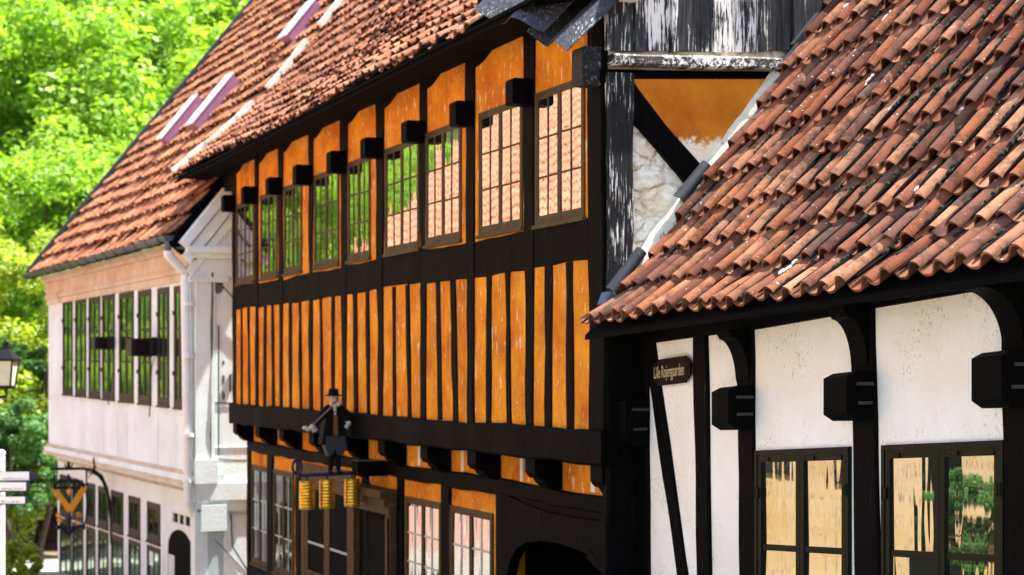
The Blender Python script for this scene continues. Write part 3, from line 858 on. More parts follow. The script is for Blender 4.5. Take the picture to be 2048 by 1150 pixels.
# tarred corrugated sheets at the near end of the eaves
def corr_sheet(pa, pb, oA, waves, pitch, length, amp=0.05, ph0=0.0):
    ua, za = O.px(*pa, oA); ub, zb = O.px(*pb, oA)
    A, B = O.at(ua, za, oA), O.at(ub, zb, oA)
    r = N_ST * math.cos(math.radians(pitch)) + UP * math.sin(math.radians(pitch))
    ax = (B - A); nm = ax.normalized().cross(r)
    if nm.z < 0: nm = -nm
    n = 40
    vs, fs = [], []
    for lay in (0, 1):
        for e in (0, 1):
            for k in range(n + 1):
                t = k / n
                vs.append(A + ax * t + nm * (amp * math.sin(2 * math.pi * (waves * t) + ph0) - 0.008 * lay) + r * (length * e))
    m = n + 1
    for k in range(n):
        fs += [(k, k + 1, m + k + 1, m + k), (2 * m + k, 3 * m + k, 3 * m + k + 1, 2 * m + k + 1), (k, 2 * m + k, 2 * m + k + 1, k + 1)]
    fs += [(0, m, 3 * m, 2 * m), (n, 2 * m + n, 3 * m + n, m + n)]
    mb = MB(); mb.add(vs, fs); return mb.build('corrugated_sheet', M['sheet'], oh, True)
corr_sheet((952, 30), (1080, 52), 0.50, 1.6, 46, 2.0, 0.055, 1.2)
corr_sheet((1060, 72), (1131, 98), 0.40, 1.25, 44, 2.0, 0.055, 1.9)

# ================================================================== LIMEWASHED HOUSE ON THE RIGHT
rh = thing('half_timbered_house', R.at(4, -2.4, -1), 'white limewashed half-timbered house with low eaves and old red pantile roof, nearest the viewer', 'house')
ULEN = 9.0
mb = MB(); rect(mb, R, 0.0, ULEN, -2.9, 0.50, -0.22, 0.0); mb.build('wall', M['limewash'], rh)
def rp(x, y): return R.px(x, y)
# wall plate: lower edge follows the tops of the panels
tp = [rp(x, y) for x, y in ((1262, 694), (1310, 686), (1390, 675), (1510, 660), (1690, 629), (1750, 617), (1912, 590), (2048, 566), (2300, 520))]
mb = MB(); prism(mb, R, tp + [(ULEN, tp[-1][1]), (ULEN, 0.50), (tp[0][0], 0.62)], -0.05, 0.045); mb.build('wall_plate', M['black_h'], rh)
posts = []
for (xa, ya, xb, yb, w) in ((1288, 690, 1292, 1150, 0.0), (1404, 680, 1411, 1150, 0.0), (1493, 680, 1500, 1150, 0.0), (1728, 650, 1738, 1150, 0.0), (2036, 600, 2044, 1150, 0.0)):
    pw = {1288: 0.19, 1404: 0.215, 1493: 0.235, 1728: 0.268, 2036: 0.26}[xa]
    A = rp(xb, yb); B = rp(xa, ya)
    sl = (A[0] - B[0]) / (B[1] - A[1])
    A = (A[0] + sl * 1.3, A[1] - 1.3)
    mb = MB(); beam(mb, R, A, (B[0], B[1] + 0.1), pw, -0.05, 0.028, 0.008); mb.build('post', M['black_v'], rh)
    posts.append((B[0], B[1]))
upost = rp(2048 + 330, 600)[0]
mb = MB(); beam(mb, R, (upost, -2.9), (upost, 0.6), 0.26, -0.05, 0.028, 0.008); mb.build('post', M['black_v'], rh)
A = rp(1300, 672); B = rp(1374, 1150)
mb = MB(); beam(mb, R, (B[0] + 0.12, B[1] - 0.55), A, 0.175, -0.05, 0.024, 0.008); mb.build('brace', M['black_v'], rh)
# beam ends with pegs, and the curved corbels above
for k, (xp, yt, yb, xl) in enumerate(((1302, 800, 890, 1228), (1510, 778, 857, 1430), (1757, 750, 838, 1658), (2060, 709, 812, 1953))):
    pu = posts[(0, 2, 3, 4)[k]][0]
    pw = (0.20, 0.235, 0.265, 0.26)[k]
    pr = 0.225
    zt = R.px(xl, yt, pr)[1]; zb = R.px(xl, yb, pr)[1]
    mb = MB()
    prism_oz(mb, R, pu - pw / 2 + 0.01, pu + pw / 2 + 0.02, [(0.025, zb - 0.012), (pr - 0.07, zb - 0.012), (pr, zb + 0.03), (pr, zt - 0.02), (pr - 0.07, zt + 0.012), (0.025, zt + 0.012)])
    be = mb.build('beam_end', M['black_h'], rh)
    for f_ in (0.33, 0.76):
        mb = MB(); box(mb, R.at(pu + pw / 2 + 0.024, zb + (zt - zb) * f_, 0.095), R.d * 0.014, R.out * random.uniform(0.045, 0.07), UP * 0.010); mb.build('peg', M['pegwood'], be)
    if k:
        ztop = zt + 0.36; om = (0, 0.14, 0.15, 0.27)[k]
        arc = [(0.02, zt + 0.03)] + [(0.032 + om * (1 - math.cos(t)), zt + 0.03 + (ztop - zt - 0.03) * math.sin(t)) for t in [math.radians(a) for a in range(8, 91, 8)]] + [(0.032 + om + 0.03, ztop + 0.06), (0.02, ztop + 0.06)]
        mb = MB(); prism_oz(mb, R, pu - 0.10, pu + 0.09, arc); mb.build('corbel', M['black_h'], rh)
# windows with dark frames
for (xa, xb, ya) in ((1516, 1704, 897), (1770, 2014, 885)):
    ua, zt = rp(xa, ya); ub, _ = rp(xb, ya)
    zt = rp((xa + xb) / 2, ya)[1] + R.slope * 0
    w_ = window(R, ua, ub, zt - 1.35, zt, rh, M['darkgreen'], M['glass_b'], leaves=2, cols=1, rows=2, fw=0.034, lw=0.052, mw=0.042, o=0.001, rowpos=[0.49], tilt=0.010, sill=True, fd=0.03)
    for k, (uu, dz) in enumerate(((ua + 0.05, 0.30), (ub - 0.05, 0.28), (ua + 0.05, 1.05), (ub - 0.05, 1.05))):
        mb = MB(); box(mb, R.at(uu, zt - dz, 0.034), R.d * 0.012, R.out * 0.006, UP * 0.035)
        lathe(mb, R.at(uu - (0.03 if k % 2 == 0 else -0.03), zt - dz - 0.04, 0.034), [(0.009, 0), (0.009, 0.08)], 8)
        mb.build('hinge', M['darkgreen'], w_)
    for uu in (ua + 0.14, (ua + ub) / 2 + 0.13, ub - 0.14):
        mb = MB(); box(mb, R.at(uu, zt - 0.062, 0.030), R.d * 0.06, R.out * 0.004, UP * 0.014); mb.build('corner_iron', M['darkgreen'], w_)
# third window, partly out of the picture
ua = rp(2090, 880)[0]; ub = rp(2360, 880)[0]; zt = rp(1892, 885)[1]
window(R, ua, ub, zt - 1.35, zt, rh, M['darkgreen'], M['glass_b'], leaves=2, cols=1, rows=2, fw=0.034, lw=0.052, mw=0.042, o=0.001, rowpos=[0.49], tilt=0.01, fd=0.03)
# roof
EL = G.px(1163, 655, 0.03)
E0 = G.at(EL[0], EL[1], 0.03)
aR = (-D_ST + UP * 0.0400).normalized()
pitR = [41, 46, 51] + [52.5] * 11
ncr = 38
pantiles('roof', M['tile_near'], E0, aR, N_ST, ncr, pitR, parent=rh, sag=0.016, jit=1.6, w=0.232, expo=0.395, length=0.47, tilt=8.0, sag_phase=2.2)
underlay('roof_deck', M['soffit'], rh, E0 + UP * 0.0, aR, N_ST, ncr * 0.232, pitR, 0.395, 0.06)
mb = MB(); prism_oz(mb, Fr(E0, aR, -N_ST), 0.02, ncr * 0.232, [(-0.06, -0.05), (-0.75, -0.06), (-0.75, 0.1), (-0.12, 0.0)]); mb.build('soffit', M['soffit'], rh)
joint_bits('moss', M['moss'], rh, E0, aR, N_ST, ncr, pitR, 0.232, 0.395, 0.85, 5, -0.004, 0.8, (3, 8))  # moss lumps, dense enough to double as shade in the slits
joint_bits('mortar_crumbs', M['chalk'], rh, E0, aR, N_ST, ncr, pitR, 0.232, 0.395, 0.05, 6, 0.0, 0.8)
joint_bits('joint_dirt', M['grime'], rh, E0, aR, N_ST, ncr, pitR, 0.232, 0.395, 0.93, 8, strip=8.0)  # black strips paint the shade beside each tile roll
# mortar fillet against the neighbour's gable, with half-round cover tiles
mb = MB()
A = G.px(1222, 602); B = G.px(1550, 152)
n = 26; vs = []; fs = []
ax = V((B[0] - A[0], B[1] - A[1])); qn = V((-ax.y, ax.x)).normalized()
for i in range(n + 1):
    t = i / n
    c = V(A) + ax * t
    wv = 0.075 + 0.03 * mnoise.noise((t * 9, 1, 0)); th_ = 0.14 + 0.07 * mnoise.noise((t * 11, 5, 0))
    for (q_, o_) in ((wv, -0.01), (wv * 0.8, th_ * 0.45), (-wv * 0.1, th_ * 0.85), (-wv * 1.0, th_), (-wv * 1.5, th_), (-wv * 1.5, -0.01)):
        p = c + qn * q_
        vs.append(G.at(p.x, p.y, o_ + 0.03 * mnoise.noise((t * 30, q_ * 20, 2))))
for i in range(n):
    for j in range(6): fs.append((i * 6 + j, i * 6 + (j + 1) % 6, (i + 1) * 6 + (j + 1) % 6, (i + 1) * 6 + j))
fs += [tuple(range(6)), tuple(n * 6 + j for j in range(6))]
mb.add(vs, fs).build('verge_mortar', M['mortar'], rh, True)
for (xa, ya, xb, yb) in ((1212, 585, 1272, 503), (1345, 403, 1402, 332)):
    a_ = G.px(xa, ya); b_ = G.px(xb, yb)
    p0 = G.at(a_[0], a_[1], 0.10); p1 = G.at(b_[0], b_[1], 0.10)
    mb = MB(); t_ = (p1 - p0); sd = t_.normalized().cross(G.out)
    vs, fs = [], []
    m = 9
    for lay in (1.0, 0.84):
        for e in (0, 1):
            for k in range(m):
                an = math.pi * k / (m - 1)
                vs.append(p0 + t_ * e + (sd * math.cos(an) + G.out * math.sin(an)) * 0.055 * lay * (1.08 - 0.16 * e))
    for k in range(m - 1):
        fs += [(k, k + 1, m + k + 1, m + k), (2 * m + k, 3 * m + k, 3 * m + k + 1, 2 * m + k + 1), (k, 2 * m + k, 2 * m + k + 1, k + 1), (m + k, m + k + 1, 3 * m + k + 1, 3 * m + k)]
    fs += [(0, m, 3 * m, 2 * m), (m - 1, 3 * m - 1, 4 * m - 1, 2 * m - 1)]
    mb.add(vs, fs).build('cover_tile', M['slate'], rh, True)
for (xa, ya, xb, yb, w_) in ((1562, 138, 1600, 92, 0.09), (1590, 95, 1640, 32, 0.08)):
    a_ = G.px(xa, ya, 0.1); b_ = G.px(xb, yb, 0.1)
    mb = MB(); beam(mb, G, a_, b_, w_, 0.06, 0.12, 0.01, 0.008); mb.build('slate', M['slate'], rh)
mb = MB(); a_ = G.px(1205, 612, 0.05); beam(mb, G, a_, (a_[0] + 0.04, a_[1] + 0.10), 0.06, 0.0, 0.16, 0.008); mb.build('lead_flashing', M['zinc'], rh)
# plain back of the house
mb = MB(); rect(mb, Fr(R.at(0.02, 0, 0), N_ST, D_ST), 0.0, 6.0, -2.6, 0.4, -0.05, 0.0); mb.build('party_wall', M['limewash'], rh)

# ---- name plaque on the limewashed wall
uc, zc = R.px(1348, 742, 0.02)
u0 = R.px(1312, 742)[0]; u1 = R.px(1386, 742)[0]; hw = (u1 - u0) / 2
hh = (R.px(1348, 716)[1] - R.px(1348, 769)[1]) / 2
pq = thing('name_plaque', R.at(uc, zc, 0.03), 'dark brown shaped name plaque with pale lettering on the white wall between brace and post', 'sign')
shape = [(-0.72, -1), (0.72, -1), (0.78, -0.78), (0.88, -0.74), (0.92, -0.55), (1.0, -0.42), (0.98, 0), (1.0, 0.42), (0.92, 0.55), (0.88, 0.74), (0.78, 0.78), (0.72, 1), (-0.72, 1), (-0.78, 0.78), (-0.88, 0.74), (-0.92, 0.55), (-1.0, 0.42), (-0.98, 0), (-1.0, -0.42), (-0.92, -0.55), (-0.88, -0.74), (-0.78, -0.78)]
mb = MB(); prism(mb, R, [(uc + a * hw, zc + b * hh) for a, b in shape], 0.026, 0.045); mb.build('board', M['plaque'], pq)
mb = MB(); prism(mb, R, [(uc + a * hw * 0.9, zc + b * hh * 0.86) for a, b in shape], 0.045, 0.049); mb.build('raised_field', M['plaque'], pq)
def text_mesh(name, s_, F, uc, zc, width, height, o, mat, parent, flip=1, bold=0.0, shear=0.0):
    cu = bpy.data.curves.new(name, 'FONT'); cu.body = s_; cu.align_x = 'CENTER'; cu.align_y = 'CENTER'; cu.extrude = 0.0; cu.offset = bold; cu.shear = shear
    to = bpy.data.objects.new(name + '_tmp', cu); COL.objects.link(to)
    dg = bpy.context.evaluated_depsgraph_get()
    me = bpy.data.meshes.new_from_object(to.evaluated_get(dg))
    vs = [v.co.copy() for v in me.vertices]; fs = [tuple(p.vertices) for p in me.polygons]
    bpy.data.objects.remove(to); bpy.data.curves.remove(cu); bpy.data.meshes.remove(me)
    xs = [v.x for v in vs]; ys_ = [v.y for v in vs]
    sx = width / (max(xs) - min(xs)); sy = height / (max(ys_) - min(ys_)); mx = (max(xs) + min(xs)) / 2; my = (max(ys_) + min(ys_)) / 2
    mb = MB(); mb.add([F.at(uc + flip * (v.x - mx) * sx, zc + (v.y - my) * sy, o) for v in vs], fs)
    return mb.build(name, mat, parent)
text_mesh('lettering', 'Lille Rojengaarden', R, uc - hw * 0.10, zc - hh * 0.12, hw * 1.62, hh * 1.18, 0.0505, M['letter'], pq, 1, 0.004)
for a in (-0.8, 0.8):
    mb = MB(); blob(mb, R.at(uc + a * hw, zc + hh * 0.05, 0.05), 0.012, 0.008, 0.012, 8, 5, R.d, R.out); mb.build('screw', M['iron'], pq)

# ================================================================== WHITE HOUSE AT THE LEFT
wh = thing('townhouse', WL.at(5, ground_z(32), -1), 'white two-storey house with dark tall windows, copper-blue gutter and orange tiled roof, far left', 'house')
WLEN = (P(97, HY, 1).x, )
uF = W.px(97, 700)[0]
mb = MB(); rect(mb, W, 0.0, uF, -1.75, 2.0, -0.25, 0.0); mb.build('upper_wall', M['white_paint'], wh)
mb = MB(); rect(mb, WL, 0.0, uF, -5.0, -1.6, -0.25, 0.0); mb.build('ground_floor_wall', M['white_paint'], wh)
# cream main cornice in steps
mb = MB()
for (z0, z1, o1) in ((1.40, 1.52, 0.04), (1.52, 1.60, 0.075), (1.60, 1.86, 0.05), (1.86, 1.93, 0.12), (1.93, 2.0, 0.17)):
    rect(mb, W, -0.01 - o1 * 0.3, uF + 0.02, z0, z1 - 0.002, 0.0, o1)
mb.build('cornice', M['cream'], wh)
for (z0, z1, o1, mk) in ((-1.60, -1.55, 0.05, 'cream'), (-1.70, -1.60, 0.09, 'white_paint'), (-1.76, -1.70, 0.12, 'cream')):
    mb = MB(); rect(mb, W, -0.02, uF + 0.02, z0, z1 - 0.002, 0.0, o1); mb.build('string_course', M[mk], wh)
mb = MB(); rect(mb, WL, -0.02, uF, -1.92, -1.88, 0.0, 0.04); mb.build('string_course', M['cream'], wh)
# shallow vertical cracks / board joints below the windows
for x in (206, 236, 254, 316, 352):
    u, _ = W.px(x, 850)
    mb = MB(); rect(mb, W, u - 0.012, u + 0.012, -1.55, -0.62 - random.uniform(0, 0.3), 0.0, 0.012); mb.build('joint_strip', M['grey_render'], wh)
# upper windows
for k, (xa, xb) in enumerate(((127, 146), (152, 173), (179, 201), (206, 230), (240, 268), (278, 303), (317, 339), (350, 372))):
    xm = (xa + xb) / 2
    ua = W.px(xa, 700)[0]; ub = W.px(xb, 700)[0]
    zt = W.px(xm, 600 - (xm - 127) * 0.123)[1]; zb = W.px(xm, 787 + (xm - 127) * 0.12)[1]
    w_ = window(W, ua, ub, zb, zt, wh, M['wframe'], M['glass_d'], leaves=2, cols=1, rows=3, fw=0.06, lw=0.05, mw=0.035, o=0.001, tilt=0.006)
    for dz in (0.28, 0.78):
        mb = MB(); box(mb, W.at(max(ua, ub) + 0.0, zb + (zt - zb) * dz, 0.025), W.d * 0.035, W.out * 0.012, UP * 0.035); mb.build('hinge', M['wframe'], w_)
# ground floor windows: two tiers
for k, (xa, xb) in enumerate(((121, 143), (146, 167), (174, 191), (198, 217), (224, 247), (259, 281), (296, 321))):
    xm = (xa + xb) / 2
    ua = WL.px(xa, 1000)[0]; ub = WL.px(xb, 1000)[0]
    zt = WL.px(xm, 947 + (xm - 120) * 0.31)[1]; zm = WL.px(xm, 1048 + (xm - 180) * 0.30)[1]
    window(WL, ua, ub, zm + 0.02, zt, wh, M['wframe'], M['glass_d'], leaves=1, cols=2, rows=1, fw=0.06, lw=0.05, mw=0.04, o=0.001, rowpos=[], tilt=0.006)
    window(WL, ua, ub, zm - 1.4, zm - 0.06, wh, M['wframe'], M['glass_d'], leaves=1, cols=2, rows=1, fw=0.05, lw=0.04, mw=0.04, o=0.001, rowpos=[], tilt=0.006)
# round-headed passage with a row of three small lights above
ua = WL.px(386, 1100)[0]; ub = WL.px(337, 1100)[0]
ztop = WL.px(362, 1060)[1]
mb = MB()
arc = [(ua, -4.6)] + [(ua, ztop - 0.1)] + [((ua + ub) / 2 - (ub - ua) / 2 * math.cos(math.radians(a)) , ztop - 0.35 + 0.35 * math.sin(math.radians(a))) for a in range(20, 180, 20)] + [(ub, ztop - 0.45), (ub, -4.6)]
prism(mb, WL, arc, 0.0, 0.012); pz = mb.build('passage', M['dark'], wh)
mb = MB(); rect(mb, WL, ub - 0.45, ub - 0.05, -4.6, ztop - 0.45, 0.012, 0.02); mb.build('stone_jamb', M['grey_render'], pz)
ua = WL.px(384, 1035)[0]; ub = WL.px(346, 1035)[0]
window(WL, ua, ub, WL.px(365, 1056)[1], WL.px(365, 1024)[1], wh, M['pipe'], M['glass_d'], leaves=1, cols=3, rows=1, fw=0.03, lw=0.02, mw=0.09, o=0.001, rowpos=[], sill=False, name='fanlight')
# roof
eW0 = W.px(60, 548, 0.33)
Ef = W.at(eW0[0], eW0[1] - 0.02, 0.33)
uN = -0.06
LW_ = eW0[0] - uN
pitW = [51.5] * 20
pantiles('roof', M['tile_white'], Ef, -DW, NW, int(LW_ / 0.24), pitW, parent=wh, sag=0.02, jit=2.0, expo=0.42, length=0.51, tilt=10.5, amp=0.75)
joint_bits('joint_dirt', M['grime'], wh, Ef, -DW, NW, int(LW_ / 0.24), pitW, 0.24, 0.42, 0.85, 13, strip=-1)  # shade under the tile ends, built as dark pieces
underlay('roof_deck', M['soffit'], wh, Ef, -DW, NW, LW_, pitW, 0.42)
r_w = NW * math.cos(math.radians(51.5)) + UP * math.sin(math.radians(51.5)); n_w = -NW * math.sin(math.radians(51.5)) + UP * math.cos(math.radians(51.5))
mb = MB(); box(mb, Ef + DW * 0.03 + r_w * 4 + n_w * 0.06, r_w * 4, DW * 0.06, n_w * 0.06); mb.build('verge_board', M['slate'], wh)
mb = MB(); box(mb, Ef - DW * (LW_ - 0.06) + r_w * 2.6 - n_w * 0.16, r_w * 2.75, DW * 0.05, n_w * 0.16); mb.build('barge_board', M['soffit'], wh)
# roof windows; their white tops carry painted glare
for (xa, ya, xb, yb, w_) in ((392, 252, 484, 148, 0.42), (331, 281, 405, 194, 0.34), (580, 76, 640, 4, 0.42)):
    # project onto the roof plane
    def onroof(x, y, lift):
        r = V(((x - CX) / FPX, 1, (HY - y) / FPX)); t = (Ef + n_w * lift).dot(n_w) / r.dot(n_w); return r * t
    a_ = onroof(xa, ya, 0.12); b_ = onroof(xb, yb, 0.12)
    ln = (b_ - a_).dot(r_w)
    c_ = a_ + r_w * ln / 2 + DW * w_ / 2
    mb = MB(); box(mb, c_ - n_w * 0.02, r_w * ln / 2, DW * w_ / 2, n_w * 0.10); sk = mb.build('roof_window', M['violet'], wh)
    mb = MB(); box(mb, c_ + n_w * 0.10, r_w * (ln / 2 + 0.02), DW * (w_ / 2 + 0.02), n_w * 0.018); mb.build('frame', M['bright'], sk)
    mb = MB(); box(mb, c_ + n_w * 0.124, r_w * (ln / 2 - 0.08), DW * (w_ / 2 - 0.08), n_w * 0.006); mb.build('blind', M['signwhite'], sk)  # white panel stands in for glare on the pane
# gutter and downpipe
mb = MB(); vs, fs = [], []
g0 = Ef - NW * 0.02 + UP * 0.0; m = 9; ng = 30
for i in range(ng + 1):
    c = g0 - DW * (LW_ * i / ng) - UP * 0.01 + UP * 0.012 * mnoise.noise((i * 0.4, 0, 0)) - NW * 0.07
    for lay in (0.085, 0.075):
        for k in range(m):
            an = math.pi * k / (m - 1)
            vs.append(c + NW * (-math.cos(an) * lay) - UP * (math.sin(an) * lay))
for i in range(ng):
    b = i * 2 * m; b2 = b + 2 * m
    for k in range(m - 1):
        fs += [(b + k, b + k + 1, b2 + k + 1, b2 + k), (b + m + k, b2 + m + k, b2 + m + k + 1, b + m + k + 1)]
    fs += [(b, b2, b2 + m, b + m), (b + m - 1, b + 2 * m - 1, b2 + 2 * m - 1, b2 + m - 1)]
fs.append(tuple(ng * 2 * m + k for k in range(m)))
mb.add(vs, fs); gut = mb.build('gutter', M['zinc'], wh, True)
for i in range(16):
    c = g0 - DW * (LW_ * (i + 0.5) / 16) - NW * 0.07 - UP * 0.01
    mb = MB(); tube(mb, [c + NW * (-math.cos(a) * 0.092) - UP * (math.sin(a) * 0.092) for a in [math.pi * k / 8 for k in range(9)]], 0.012, 5); mb.build('gutter_bracket', M['zinc'], gut)
gn = g0 - DW * LW_ - NW * 0.07
mb = MB()
p1 = gn + DW * 0.06 - UP * 0.08
u_, z_ = W.px(370, 545, 0.10); p3 = W.at(u_, z_, 0.10)
p2 = p1 - UP * 0.16
tube(mb, [p1, p2], 0.05, 10); mb.build('outlet', M['zinc'], gut)
u4, z4 = W.px(377, 1005, 0.10); u5, z5 = WL.px(394, 1045, 0.10)
mb = MB(); tube(mb, [p2, p2 - UP * 0.05, p3, p3 - UP * 0.12, W.at(u4, z4, 0.10), WL.at(u5, z5, 0.10), WL.at(u5, z5 - 0.15, 0.10), WL.at(u5, -4.5, 0.10)], 0.072, 12)
dp = mb.build('downpipe', M['pipe'], wh, True)
for z in (1.0, 0.2, -1.0, -1.7):
    mb = MB(); lathe(mb, W.at(u4, z, 0.10), [(0.085, 0), (0.085, 0.05)], 12); mb.build('pipe_clamp', M['pipe'], dp)
# gable: wall, pilaster, raking cornice, returns
t50 = math.tan(math.radians(51))
mb = MB(); prism(mb, WG, [(0.0, -5), (9.5, -5), (9.5, 2.30), (4.75, 2.30 + 4.75 * t50), (0.0, 2.30)], -0.25, 0.0); mb.build('gable_wall', M['grey_render'], wh)
mb = MB(); rect(mb, WG, 0.0, 0.30, -1.35, 1.36, 0.0, 0.05); rect(mb, WG, -0.02, 0.34, -1.72, -1.35, 0.0, 0.09); mb.build('pilaster', M['grey_render'], wh)
mb = MB()
for (z0, z1, o1, l) in ((1.72, 1.80, 0.14, 0.80), (1.80, 1.90, 0.22, 0.85), (1.36, 1.44, 0.09, 0.5), (1.44, 1.72, 0.05, 0.7)):
    rect(mb, WG, -0.06 - o1 * 0.5, l, z0, z1 - 0.003, 0.0, o1)
mb.build('cornice_return', M['grey_render'], wh)
mb = MB()
for (off, w_, o1) in ((-0.10, 0.14, 0.22), (-0.26, 0.16, 0.14), (-0.42, 0.12, 0.07)):
    beam(mb, WG, (-0.26 - off * 0.4, 2.36 + off * 1.3 - 0.26 * t50), (4.0, 2.36 + off * 1.3 + 4.0 * t50), w_, 0.0, o1, 0.004, 0.01, seg=6)
mb.build('raking_cornice', M['grey_render'], wh)
mb = MB(); rect(mb, WG, 0.0, 3.0, -1.98, -1.72, 0.0, 0.06); rect(mb, WG, 0.36, 3.0, -0.55, -0.53, 0.0, 0.01); rect(mb, WG, 0.3, 3.0, -1.18, -1.165, 0.0, 0.012); mb.build('gable_band', M['grey_render'], wh)
for (xa, ya, xb, yb) in ((424, 545, 421, 930), (424, 806, 495, 806), (424, 917, 495, 921), (396, 984, 500, 986), (396, 1022, 500, 1024), (352, 496, 470, 498), (385, 518, 470, 515), (432, 1080, 500, 1150)):
    a_ = WG.px(xa, ya, 0.05); b_ = WG.px(xb, yb, 0.05)
    mb = MB(); beam(mb, WG, a_, b_, 0.022, 0.0, 0.062 if xa < 400 or ya == 545 else 0.008, 0.012, 0.002); mb.build('open_joint', M['joint'], wh)
for (x, y, rx, rz) in ((438, 572, 0.10, 0.16), (447, 760, 0.03, 0.10), (447, 790, 0.03, 0.09), (447, 725, 0.02, 0.05)):
    u_, z_ = WG.px(x, y); mb = MB(); prism(mb, WG, [(u_ + rx * math.cos(a) * random.uniform(0.6, 1), z_ + rz * math.sin(a) * random.uniform(0.6, 1)) for a in [k * math.pi / 5 for k in range(10)]], 0.0, 0.004); mb.build('damp_stain', M['joint'], wh)
mb = MB(); tube(mb, [WG.at(0.42, 1.30, 0.06), WG.at(1.2, 0.45, 0.05)], 0.012, 6); mb.build('stay_wire', M['slate'], wh)
mb = MB(); tube(mb, [WG.at(0.36, 0.7, 0.03), WG.at(0.36, -1.3, 0.03)], 0.012, 6); tube(mb, [WG.at(0.55, -0.05, 0.02), WG.at(0.55, -0.32, 0.02)], 0.02, 6); mb.build('lightning_rod', M['slate'], wh)
mb = MB(); box(mb, WG.at(0.28, -2.25, 0.05), WG.d * 0.2, WG.out * 0.03, UP * 0.2); mb.build('meter_box', M['grey_render'], wh)
mb = MB(); tube(mb, [WG.at(0.55, -2.2, 0.03), WG.at(0.58, -2.7, 0.03), WG.at(0.95, -3.3, 0.03), WG.at(0.95, -4.2, 0.03)], 0.014, 6); mb.build('cable', M['slate'], wh)

# floodlights on the white front
for k, (x0, x1, y0, y1, lab) in enumerate(((182, 222, 673, 700, 'smaller black floodlight on a short arm on the white front, left of its twin'), (252, 306, 676, 714, 'larger black floodlight on a short arm on the white front, nearer the downpipe'))):
    xw = x1 + 6
    uw, zw = W.px(xw, (y0 + y1) / 2)
    S_ = Fr(W.at(uw, 0, 0), -NW, -DW)
    a0, zt = S_.px(x0, y0); a1, zb = S_.px(x1, y1)
    fl = thing('floodlight', S_.at(0, zw, 0), lab, 'floodlight')
    mb = MB(); lo, hi = sorted((a0, a1)); wd = (hi - lo) * 0.8
    zc_ = (zt + zb) / 2; hh_ = (zt - zb) / 2
    prism(mb, S_, [(lo + 0.04 + wd * 0, zc_ - hh_), (lo + wd + 0.04, zc_ - hh_ * 0.9), (lo + wd + 0.04, zc_ + hh_ * 0.95), (lo + 0.04, zc_ + hh_)], -0.16, 0.16); mb.build('housing', M['iron'], fl)
    mb = MB(); rect(mb, S_, lo + 0.10, lo + wd - 0.02, zc_ - hh_ * 0.75, zc_ + hh_ * 0.75, 0.161, 0.168); mb.build('glass', M['plaque'], fl)
    mb = MB(); tube(mb, [S_.at(0, zc_ + hh_ * 0.6, 0), S_.at(lo + 0.06, zc_ + hh_ * 0.7, 0)], 0.02, 6); rect(mb, S_, 0.0, 0.07, zc_ - hh_ * 0.9, zc_ + hh_ * 1.1, -0.08, 0.08); mb.build('arm', M['iron'], fl)
    mb = MB(); tube(mb, [S_.at(0.03, zc_ - hh_, 0), S_.at(0.05, zc_ - hh_ - 0.2, -0.1), S_.at(0.02, zc_ - hh_ - 0.6, -0.3), S_.at(0.02, zc_ - hh_ - 1.0, -0.4)], 0.009, 5); mb.build('cable', M['iron'], fl)

# ================================================================== GUILD SIGN ON A WROUGHT-IRON BRACKET
uw, _ = WL.px(224, 1000)
S = Fr(WL.at(uw, 0, 0), -NW, -DW)
def sp(x, y, o=0.0):
    u, z = S.px(x, y, o); return S.at(u, z, o)
gs = thing('guild_sign', S.at(0, S.px(224, 1080)[1], 0), 'wrought-iron hanging sign with two crossed gilt bars on an arched bracket of the white house', 'sign')
mb = MB()
tube(mb, [sp(*p) for p in ((223, 1088), (222, 1040), (219, 1005), (213, 975), (203, 952), (188, 941), (165, 937), (100, 938))], 0.030, 8)
tube(mb, [sp(*p) for p in ((214, 985), (205, 962), (195, 950), (182, 944))], 0.022, 6)
tube(mb, [sp(*p) for p in ((186, 942), (190, 932), (187, 922), (188, 914))], [0.035, 0.03, 0.02, 0.012], 6)
mb.build('bracket', M['iron'], gs, True)
mb = MB(); blob(mb, sp(137, 930), 0.035, 0.02, 0.07, 8, 6); 
for dx in (-7, 7): tube(mb, [sp(137, 936), sp(137 + dx, 932), sp(137 + dx * 1.1, 926)], 0.014, 5)
mb.build('finial', M['iron'], gs, True)
for x in (108, 172):
    mb = MB(); tube(mb, [sp(x + (k % 2) * 1.2, 939 + k * 4) for k in range(9)], [0.012, 0.022] * 4 + [0.012], 6); mb.build('chain', M['iron'], gs)
mb = MB(); tube(mb, [sp(176, 942), sp(182, 949), sp(176, 956), sp(172, 950), sp(176, 946)], 0.012, 5); mb.build('scroll', M['iron'], gs)
mb = MB()
tube(mb, [sp(*p) for p in ((106, 972), (115, 966), (122, 960), (130, 964), (137, 958), (145, 964), (152, 960), (160, 966), (170, 972))], 0.038, 6)
tube(mb, [sp(106, 976), sp(170, 976)], 0.03, 6)
for x in (118, 128, 146, 157): tube(mb, [sp(x, 974), sp(x + 4, 966), sp(x - 2, 960)], 0.022, 5)
blob(mb, sp(137, 954), 0.03, 0.02, 0.06, 8, 6)
mb.build('crest', M['iron'], gs, True)
for (xa, ya, xb, yb) in ((107, 976, 141, 1022), (168, 976, 139, 1022)):
    mb = MB(); A_, B_ = sp(xa, ya), sp(xb, yb); t_ = (B_ - A_).normalized(); q_ = t_.cross(S.out)
    box(mb, (A_ + B_) / 2 + S.out * (0.02 if xa > 120 else -0.02), (B_ - A_) / 2, q_ * 0.055, S.out * 0.018); mb.build('gilt_bar', M['gold_dull'], gs)
mb = MB(); blob(mb, sp(138, 982), 0.04, 0.03, 0.09, 8, 6); mb.build('gilt_drop', M['gold_dull'], gs, True)
